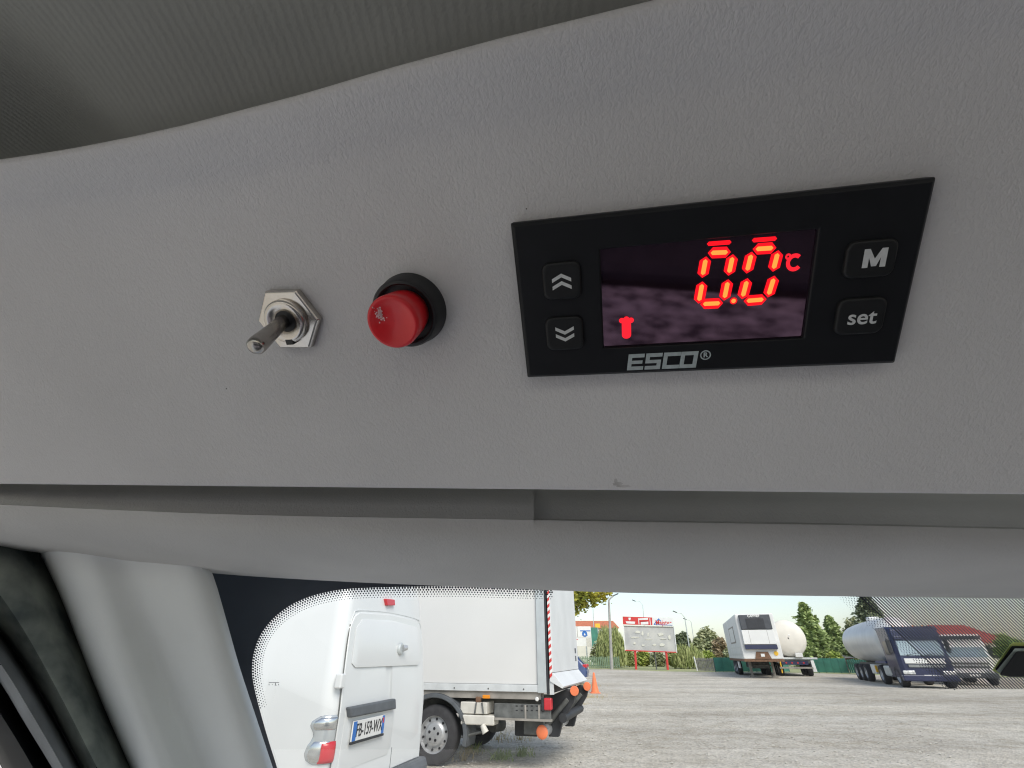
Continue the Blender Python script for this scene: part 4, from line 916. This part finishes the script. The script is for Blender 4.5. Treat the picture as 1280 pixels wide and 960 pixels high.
for px, D, ty, hwp, m_, lb in ((786, 74, 812, 9, 'leaf_willow', 'low olive shrub under the left post of the billboard'), (803, 78, 814, 10, 'leaf_lime', 'pale shrub behind the middle of the billboard'), (823, 76, 815, 9, 'leaf_far', 'grey-green shrub between the billboard posts'), (842, 72, 812, 8, 'leaf_willow', 'shrub at the right foot of the billboard'),
        (884, 70, 815, 9, 'leaf_lime', 'yellowish shrub above the grey slat fence'), (1062, 66, 800, 13, 'leaf_conifer', 'bushy green tree between conifer and silver tank'), (1036, 72, 785, 14, 'leaf_far', 'loose green tree between the two conifers'), (1090, 66, 798, 14, 'leaf_far', 'tree crown just above the silver tank'), (916, 84, 806, 9, 'leaf_far', 'low tree behind the rear of the refrigerated trailer'), (752, 80, 800, 14, 'leaf_far', 'loose tree beside the green banner')):
    tree('shrub' if ty > 805 else 'leafy_tree', lb, px, D, ty, hwp, .0, M[m_], 60, 55, .22)
# roadside maple: trunk hidden behind the lorry box, one limb of yellowing leaves in view
tx = W(640, 800, 23); mt = empty('maple_tree', 'yellowing leafy branch hanging in beside the tail lift', 'tree', (tx.x, 23, 0))
B().tube([(0, 0, 0), (.1, 0, 2.2), (.3, 0, 4.5), (.5, 0, 7)], [.24, .2, .15, .05], 10).build('trunk', M['bark'], mt, smooth=True)
def wl(px, py, dd=0): p_ = W(px, py, 23); return Vector((p_.x-tx.x, dd, p_.z))
limbs = [[(.3, 0, 4.3), wl(690, 716), wl(722, 728), wl(748, 735, .1), wl(760, 745, .1)], [(.3, 0, 4.0), wl(690, 735, -.2), wl(715, 745, -.2), wl(722, 762, -.3)], [(.35, 0, 4.8), wl(700, 700, .4), wl(740, 715, .4)]]
for lb in limbs: B().tube(lb, [.09]+[.05, .03, .018, .01][:len(lb)-1], 7).build('limb', M['bark'], mt, smooth=True)
out = []
for px, py, s_, k in ((716, 745, .2, 260), (720, 757, .18, 200), (716, 766, .11, 90), (727, 748, .2, 240), (732, 757, .1, 70), (736, 744, .2, 210), (745, 747, .16, 130), (742, 755, .07, 35), (752, 741, .16, 100), (756, 749, .09, 45), (762, 741, .08, 30), (725, 735, .3, 300), (745, 732, .3, 260), (705, 735, .4, 400), (720, 715, .5, 600), (745, 700, .6, 600), (690, 700, .7, 700)):
    c_ = wl(px, py); out.append(np.array((c_.x, rng.uniform(-.3, .3), c_.z))+rng.normal(size=(k, 3))*s_*np.array((1, 1.6, .9)))
crown_mesh('crown', np.concatenate(out), .085, M['leaf_maple'], mt)

# ================================================================== FENCES
def fence_run(name, label, p0, p1, h_, n_, material, post_m, slat=True):
    a, b_ = Vector(p0), Vector(p1); L_ = (b_-a).length; ang = math.atan2(b_.y-a.y, b_.x-a.x)
    o_ = empty(name, label, 'fence', (a.x, a.y, 0), ang)
    if slat:
        for k in range(n_):
            x_ = L_*(k+.5)/n_; B().box(x_-L_/n_*.32, x_+L_/n_*.32, -.02, .02, .05, h_*random.uniform(.94, 1.03)).build('slat', material, o_)
        for z_ in (.3, h_*.8): B().box(0, L_, .022, .06, z_-.04, z_+.04).build('rail', post_m, o_)
    else:
        for k in range(n_):
            B().box(L_*k/n_+.01, L_*(k+1)/n_-.01, -.02+.012*(k % 2), .02+.012*(k % 2), .04, h_).build('panel', material, o_)
        for k in range(n_+1): B().tube([(L_*k/n_, .06, 0), (L_*k/n_, .06, h_+.08)], .035, 8).build('post', post_m, o_)
    return o_
def gx(px, D): p_ = W(px, 830, D); return (p_.x, D, 0)
fence_run('slat_fence', 'grey slat fence with white end post left of the green sheeting', gx(870, 55), gx(893, 53), 1.15, 14, M['wood_grey'], M['wood_grey'])
fence_run('green_fence', 'green sheet fence behind the refrigerated trailer', gx(893, 52), gx(985, 52), 1.2, 9, M['green_sheet'], M['chassis'], False)
fence_run('green_fence', 'green sheet fence between the cream tank and the silver tank', gx(1012, 50), gx(1058, 48), 1.15, 5, M['green_sheet'], M['chassis'], False)
fence_run('wire_fence', 'pale green post fence beside the wheels of the silver tanker', gx(1059, 48), gx(1084, 44), 1.1, 9, M['green_sheet'], M['alu'])
p_ = gx(870, 55); o_ = empty('white_post', 'white leaning post at the end of the grey slat fence', 'post', p_)
B().tube([(0, -.1, 0), (-.12, -.1, 1.25)], .07, 8).build('pole', M['white'], o_)
fence_run('garden_fence', 'green mesh fence under the willow', gx(716, 68), gx(775, 66), 1.25, 26, M['mesh_green'], M['mesh_green'])

# ================================================================== LORRIES
def lorry_frame(px, D, deg): p_ = W(px, 845, D); return Matrix.Translation((p_.x, p_.y, 0)) @ Matrix.Rotation(R(deg), 4, 'Z')
# local frame: x to the right across the front, y away along the length, z up, front face at y = 0
RMx = lorry_frame(960, 37.5, -18)
rt = empty('refrigerated_trailer', 'white refrigerated semi-trailer with dark cooling unit on its front', 'trailer', basis=RMx)
hw = 1.28
body = B().box(-hw, hw, 0, 13.2, 1.15, 4.0).build('body', M['reefer'], rt, bevel=.05)
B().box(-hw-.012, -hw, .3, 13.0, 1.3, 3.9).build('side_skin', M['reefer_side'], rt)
sdp = B().box(-hw-.03, -hw-.012, 3.2, 7.6, 2.2, 3.35).build('side_panel', M['wood_grey'], rt); B().box(-hw-.035, -hw-.03, 3.6, 7.2, 2.3, 3.25).build('side_sheet', M['rail_white'], sdp)
for z_ in (1.45, 1.9): B().box(-hw-.035, -hw-.012, .6, 9, z_-.03, z_+.03).build('side_rail', M['alu'], rt)
un_ = B().box(-hw*.82, hw*.78, -.32, -.001, 2.98, 3.92).build('cooling_unit', M['unit_dark'], rt, bevel=.04)
B().box(-hw*.5, hw*.42, -.34, -.32, 3.05, 3.66).build('grille', M['ink'], un_)
for k in range(9): B().box(-hw*.5, hw*.42, -.35, -.34, 3.08+k*.064, 3.1+k*.064).build('grille_slat', M['unit_dark'], un_)
FT = lambda x_, y_, z_: Matrix(((1, 0, 0, x_), (0, 0, -1, y_), (0, 1, 0, z_), (0, 0, 0, 1)))    # upright text facing -y
text('maker_lettering', 'CARRIER', .21, M['white'], un_, FT(-.06, -.33, 3.83), ext=.008, off=.008)
B().box(-hw*.84, hw*.8, -.28, -.001, 2.05, 2.96).build('unit_cowl', M['reefer'], rt, bevel=.03)
for x_ in (-.62, .58): B().box(x_-.008, x_+.008, -.284, -.28, 2.08, 2.92).build('cowl_gap', M['wood_grey'], rt)
B().box(-hw*.82, hw*.8, -.26, -.001, 1.75, 2.03).build('dark_band', M['navy'], rt, bevel=.02)
B().prism([(-.55, 1.17), (.5, 1.17), (.35, 1.6), (-.4, 1.6)], lambda a, c_: Vector((a, -.06, c_)), lambda a, c_: Vector((a, -.001, c_))).build('coupling_shield', M['rust'], rt)
B().box(-.14, .1, -.08, -.06, 1.3, 1.48).build('white_tag', M['white'], rt)
B().lathe([(.14, -.03), (.14, 0)], 'y', (.86, -.005, 1.5), 16).build('yellow_disc', M['sign_yellow'], rt)
B().box(-hw, hw, -.02, 13.2, 1.0, 1.148).build('base_frame', M['rust'], rt)
for x_ in (-.75, .75):
    lg = B().box(x_-.08, x_+.08, 2.2, 2.36, .12, 1.0).build('landing_leg', M['wood_grey'], rt); B().box(x_-.2, x_+.2, 2.12, 2.46, .0, .12).build('foot', M['wood_grey'], lg)
B().tube([(-.7, 2.28, .75), (.7, 2.28, .75)], .04, 8).build('leg_brace', M['chassis'], rt); B().box(-.6, .6, 2.5, 6.5, .55, .98).build('pallet_box', M['chassis'], rt)
def wheel_x(parent, x_, y_, r_, wid, out_, nm='wheel'):
    t = B(); hw_ = wid/2
    t.lathe([(r_*.6, -hw_), (r_*.92, -hw_), (r_, -hw_*.6), (r_, hw_*.6), (r_*.92, hw_), (r_*.6, hw_)], 'x', (x_, y_, r_), 28, caps=False); o_ = t.build(nm, M['tyre'], parent, smooth=True, split=45)
    B().lathe([(r_*.62, hw_*out_), (r_*.55, hw_*out_*.6), (r_*.3, hw_*out_*.5), (r_*.22, hw_*out_*.9), (.01, hw_*out_*.9)], 'x', (x_, y_, r_), 24, caps=False).build('rim', M['steel_rim'], o_, smooth=True, split=40); return o_
for y_ in (7.6, 8.9, 10.2):
    for x_, o_ in ((-1.05, -1), (1.05, 1)): wheel_x(rt, x_, y_, .5, .38, o_)
wl_ = B().box(-1.2, -1.1, 5.6, 6.6, .5, .95).build('side_guard', M['white'], rt)
# ---- cream tank trailer
CM = lorry_frame(998, 41.5, -20)
tt = empty('tank_trailer', 'cream tank trailer with round end beside the refrigerated trailer', 'trailer', basis=CM)
B().lathe([(.05, -.32), (.5, -.3), (.95, -.2), (1.22, -.06), (1.3, .08), (1.3, 8.5), (1.2, 8.7), (.05, 8.9)], 'y', (0, .35, 2.55), 44, caps=False).build('tank', M['tank'], tt, smooth=True, split=60)
B().box(-1.35, 1.6, -.1, .25, 1.12, 1.24).build('walkway', M['rail_white'], tt); B().box(-1.2, 1.2, 0, 8.6, .85, 1.1).build('chassis_frame', M['chassis'], tt)
B().box(-.9, .9, -.05, .05, .75, 1.0).build('rear_panel', M['navy'], tt)
for k in range(4): B().lathe([(.06, -.02), (.06, .0)], 'y', (-.6+k*.4, -.052, .88), 12).build('lamp', M['red_lens'], tt)
B().box(-1.15, 1.15, -.15, -.05, .5, .62).build('under_run_bar', M['wood_grey'], tt); B().box(.15, .65, -.3, .1, 1.25, 1.55).build('valve_box', M['white'], tt, bevel=.03)
B().lathe([(.07, -.05), (.05, -.09)], 'y', (.1, .1, 2.75), 12).build('tank_fitting', M['white'], tt)
for y_ in (.9, 2.2, 3.5):
    for x_, o_ in ((-1.0, -1), (1.0, 1)): wheel_x(tt, x_, y_, .48, .36, o_)
B().tube([(-1.05, -.05, .2), (-1.0, 0, 1.1)], .05, 8).build('hose', M['sign_yellow'], tt); B().prism([(1.1, .3), (1.35, .3), (1.3, 1.05), (1.1, 1.05)], lambda a, c_: Vector((a, -.1, c_)), lambda a, c_: Vector((a, .1, c_))).build('mudguard', M['white'], tt)
# ---- navy lorry with silver tank
NM = lorry_frame(1163, 26.5, -21) @ Matrix.Scale(.92, 4)
nv = empty('tanker_lorry', 'navy lorry cab pulling a silver tank, behind the diagonal shade lines', 'lorry', basis=NM)
cab = B().loft([[(x_*1.2, y_, z_) for x_, y_ in ((-1, .12), (-.85, 0), (.85, 0), (1, .12), (1, 2.1), (-1, 2.1))] for z_, in ((.45,), (1.3,))]+[[(x_*1.19, y_+dy, z_) for x_, y_ in ((-1, .12), (-.85, 0), (.85, 0), (1, .12), (1, 2.1), (-1, 2.1))] for z_, dy in ((1.5, .02), (2.3, .1), (2.75, .16), (2.9, .4))]).build('cab', M['navy'], nv, bevel=.05)
B().prism([(-1.0, 1.5), (1.0, 1.5), (.95, 2.2), (-.95, 2.2)], lambda a, c_: Vector((a, -.02+.1*(c_-1.5)/.8, c_)), lambda a, c_: Vector((a, .05+.1*(c_-1.5)/.8, c_))).build('windscreen', M['sky_glass'], nv)
B().box(-1.02, 1.02, -.02, .3, 2.25, 2.42).build('sun_visor', M['navy'], nv, bevel=.03)
B().box(-.9, .9, -.03, .03, 1.12, 1.36).build('white_stripe', M['white'], nv, bevel=.02); B().box(-.8, .8, -.04, .02, .95, 1.08).build('grille', M['chassis'], nv)
for x_ in (-.88, .88):
    B().box(x_-.27, x_+.27, -.05, .05, .62, .8).build('headlamp', M['clear_lens'], nv, bevel=.03)
B().box(-.26, .26, -.05, .0, .5, .61).build('licence_plate', M['plate'], nv); B().box(-1.22, 1.22, -.06, .3, .32, .6).build('bumper', M['navy'], nv, bevel=.04)
for x_ in (-1, 1): B().box(x_*1.32-.09, x_*1.32+.09, .1, .26, 1.6, 2.25).build('mirror', M['black_plastic'], nv, bevel=.03)
B().box(-1.215, -1.2, .75, 1.7, 1.55, 2.2).build('side_window', M['dark_glass'], nv)
for y_ in (.9, 4.1):
    for x_, o_ in ((-1.02, -1), (1.02, 1)): wheel_x(nv, x_, y_, .5, .36, o_)
B().box(-1.2, -.7, 1.75, 3.3, .45, 1.0).build('fuel_tank', M['alu'], nv, bevel=.1); B().box(-1.18, -.75, 5.2, 6.2, .5, 1.0).build('tool_box', M['white'], nv, bevel=.03); B().box(-1.2, -1.1, 5.0, 5.15, .6, .95).build('marker', M['sign_yellow'], nv)
B().box(-.6, .6, 1.8, 11.5, .8, 1.1).build('chassis_frame', M['chassis'], nv); B().box(-1.2, -.2, 2.4, 4.6, 1.1, 1.22).build('blue_deck', M['blue_paint'], nv)
tks = B().lathe([(.05, 2.55), (.8, 2.65), (1.18, 2.85), (1.25, 3.1), (1.25, 8.2), (1.2, 10.4), (1.12, 12.2), (.6, 12.5), (.05, 12.55)], 'y', (0, 0, 2.3), 44, caps=False).build('tank', M['tank_silver'], nv, smooth=True, split=50)
for k in range(7): B().lathe([(1.262, 3.4+k*.75), (1.262, 3.43+k*.75)], 'y', (0, 0, 2.3), 44, caps=False).build('tank_band', M['alu'], tks)
B().box(-.3, .3, 6.4, 7.2, 3.5, 3.75).build('hatch', M['tank_silver'], tks, bevel=.05)
for y_ in (7.8, 9.1, 10.4):
    for x_, o_ in ((-1.0, -1), (1.0, 1)): wheel_x(nv, x_, y_, .5, .36, o_)
for x_ in (-.42, .42): B().tube([(x_-.3, -.035, 1.5), (x_+.25, -.01, 1.62)], .012, 6).build('wiper', M['ink'], nv)
for k in range(4): B().box(-.8, .8, -.05, -.04, .96+k*.03, .972+k*.03).build('grille_bar', M['alu'], nv)
for x_ in (-.7, -.25, .25, .7): B().lathe([(.05, 0), (.04, .05)], 'z', (x_, .6, 2.9), 10).build('roof_lamp', M['orange_lens'], nv, smooth=True)
B().tube([(-1.2, .2, 2.2), (-1.38, .12, 2.28)], .02, 6).build('mirror_arm', M['ink'], nv); B().tube([(1.2, .2, 2.2), (1.38, .12, 2.28)], .02, 6).build('mirror_arm', M['ink'], nv)
B().tube([(.5, 9.8, 3.45), (.5, 10.4, 3.5), (.5, 11.4, 3.2), (.5, 11.75, 1.2)], .025, 6).build('ladder_rail', M['alu'], nv); B().tube([(.15, 9.8, 3.45), (.15, 10.4, 3.5), (.15, 11.4, 3.2), (.15, 11.75, 1.2)], .025, 6).build('ladder_rail', M['alu'], nv)
# ---- white lorry
WM = lorry_frame(1219, 29, -26) @ Matrix.Scale(.84, 4)
wl2 = empty('white_lorry', 'white lorry with sky-pale windscreen between the navy lorry and the sensor housing', 'lorry', basis=WM)
B().loft([[(x_*1.2, y_+dy, z_) for x_, y_ in ((-1, .12), (-.85, 0), (.85, 0), (1, .12), (1, 2.0), (-1, 2.0))] for z_, dy in ((.6, 0), (1.4, .02), (2.2, .09), (2.7, .15), (2.85, .35))]).build('cab', M['reefer'], wl2, bevel=.05)
B().prism([(-1.05, 1.55), (1.05, 1.55), (1.0, 2.1), (-1.0, 2.1)], lambda a, c_: Vector((a, -.02+.09*(c_-1.5)/.7, c_)), lambda a, c_: Vector((a, .05+.09*(c_-1.5)/.7, c_))).build('windscreen', M['sky_glass'], wl2)
B().box(-1.1, 1.1, .0, .5, 2.55, 2.75).build('sun_visor', M['unit_dark'], wl2, bevel=.03); B().box(-.95, .95, -.04, .02, 1.15, 1.25).build('grille', M['chassis'], wl2); B().box(-.95, .95, -.04, .02, .95, 1.05).build('grille', M['chassis'], wl2)
B().box(-1.2, 1.2, -.06, .3, .4, .68).build('bumper', M['grey_plastic'], wl2, bevel=.04)
for x_ in (-.9, .9): B().box(x_-.22, x_+.22, -.075, .0, .7, .86).build('headlamp', M['clear_lens'], wl2, bevel=.03)
for x_ in (-1, 1): B().box(x_*1.32-.09, x_*1.32+.09, .1, .26, 1.6, 2.2).build('mirror', M['black_plastic'], wl2, bevel=.03)
B().box(-.26, .26, -.08, -.05, .5, .61).build('licence_plate', M['plate'], wl2)
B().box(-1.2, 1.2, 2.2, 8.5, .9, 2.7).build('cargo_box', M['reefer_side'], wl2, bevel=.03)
for y_ in (.9, 5.0, 6.3):
    for x_, o_ in ((-1.02, -1), (1.02, 1)): wheel_x(wl2, x_, y_, .5, .36, o_)

# ================================================================== VERGE, GRASS, STONES
vg = B(); pv = [(708, 838, 58), (780, 836, 60), (850, 838, 55), (900, 842, 46), (1020, 848, 46), (1090, 848, 44)]
front = [W(a, c_, D) for a, c_, D in [(600, 836, 66), (760, 834, 62), (830, 838, 54), (880, 840, 52), (1000, 846, 50), (1080, 848, 45), (1300, 855, 38), (1700, 860, 36)]]
vg.grid([[(q.x, q.y, .004) for q in front], [(q.x*2.2, q.y+90, .004) for q in front]])
tag(vg.build('verge', M['ground_grass']), 'grassy verge beyond the gravel yard', 'verge', kind='structure')
def blades(name, label, spots, material, hgt):
    vs, fs = [], []
    for cx, cy, rad, cnt in spots:
        for _ in range(cnt):
            a, r_ = random.uniform(0, 6.28), abs(random.gauss(0, rad)); x_, y_ = cx+r_*math.cos(a), cy+r_*math.sin(a); h_ = hgt*random.uniform(.3, 1.2)
            b2, wd = random.uniform(0, 6.28), random.uniform(.004, .01); lx, ly = random.gauss(0, .35)*h_, random.gauss(0, .35)*h_
            o_ = len(vs); vs += [(x_-wd*math.cos(b2), y_-wd*math.sin(b2), 0), (x_+wd*math.cos(b2), y_+wd*math.sin(b2), 0), (x_+lx*.5, y_+ly*.5, h_*.6), (x_+lx, y_+ly, h_)]; fs += [(o_, o_+1, o_+2), (o_+2, o_+1, o_+3)] if False else [(o_, o_+1, o_+2), (o_+1, o_+3, o_+2)]
    b_ = B(); b_.v, b_.f = vs, fs; o_ = b_.build(name, material); tag(o_, label, 'grass', kind='stuff'); return o_
gs = lambda px, py, rad, cnt: (*G(px, py)[:2], rad, cnt)
blades('grass', 'green grass tufts growing in the gravel by the truck', [gs(594, 940, .1, 60), gs(626, 949, .11, 190), gs(653, 945, .1, 150)], M['grass'], .13)
blades('dry_grass', 'dry straw tufts scattered over the gravel', [gs(588, 942, .12, 60), gs(622, 925, .2, 60), gs(650, 925, .2, 60), gs(729, 857, .7, 300), gs(740, 872, .5, 120), gs(725, 880, .3, 60), gs(580, 950, .12, 50)], M['straw'], .13)
sv, sf = [], []
ico = [(0, 0, 1), (.9, 0, .2), (.2, .85, .25), (-.75, .5, .2), (-.7, -.55, .25), (.3, -.85, .2), (0, 0, -.6)]
icf = [(0, 1, 2), (0, 2, 3), (0, 3, 4), (0, 4, 5), (0, 5, 1), (6, 2, 1), (6, 3, 2), (6, 4, 3), (6, 5, 4), (6, 1, 5)]
for _ in range(5500):
    y_ = 5.5+22*random.random()**1.7; x_ = random.uniform(-.35, .75)*y_; s_ = random.choice((.009, .012, .015, .019, .025)); a = random.uniform(0, 6.28); o_ = len(sv)
    for q in ico: sv.append((x_+s_*(q[0]*math.cos(a)-q[1]*math.sin(a))*random.uniform(.8, 1.25), y_+s_*(q[0]*math.sin(a)+q[1]*math.cos(a))*random.uniform(.8, 1.25), s_*q[2]*.7+s_*.2))
    sf += [tuple(i+o_ for i in f) for f in icf]
b_ = B(); b_.v, b_.f = sv, sf; tag(b_.build('gravel', M['gravel']), 'loose pale stones lying on the yard', 'gravel', kind='stuff')
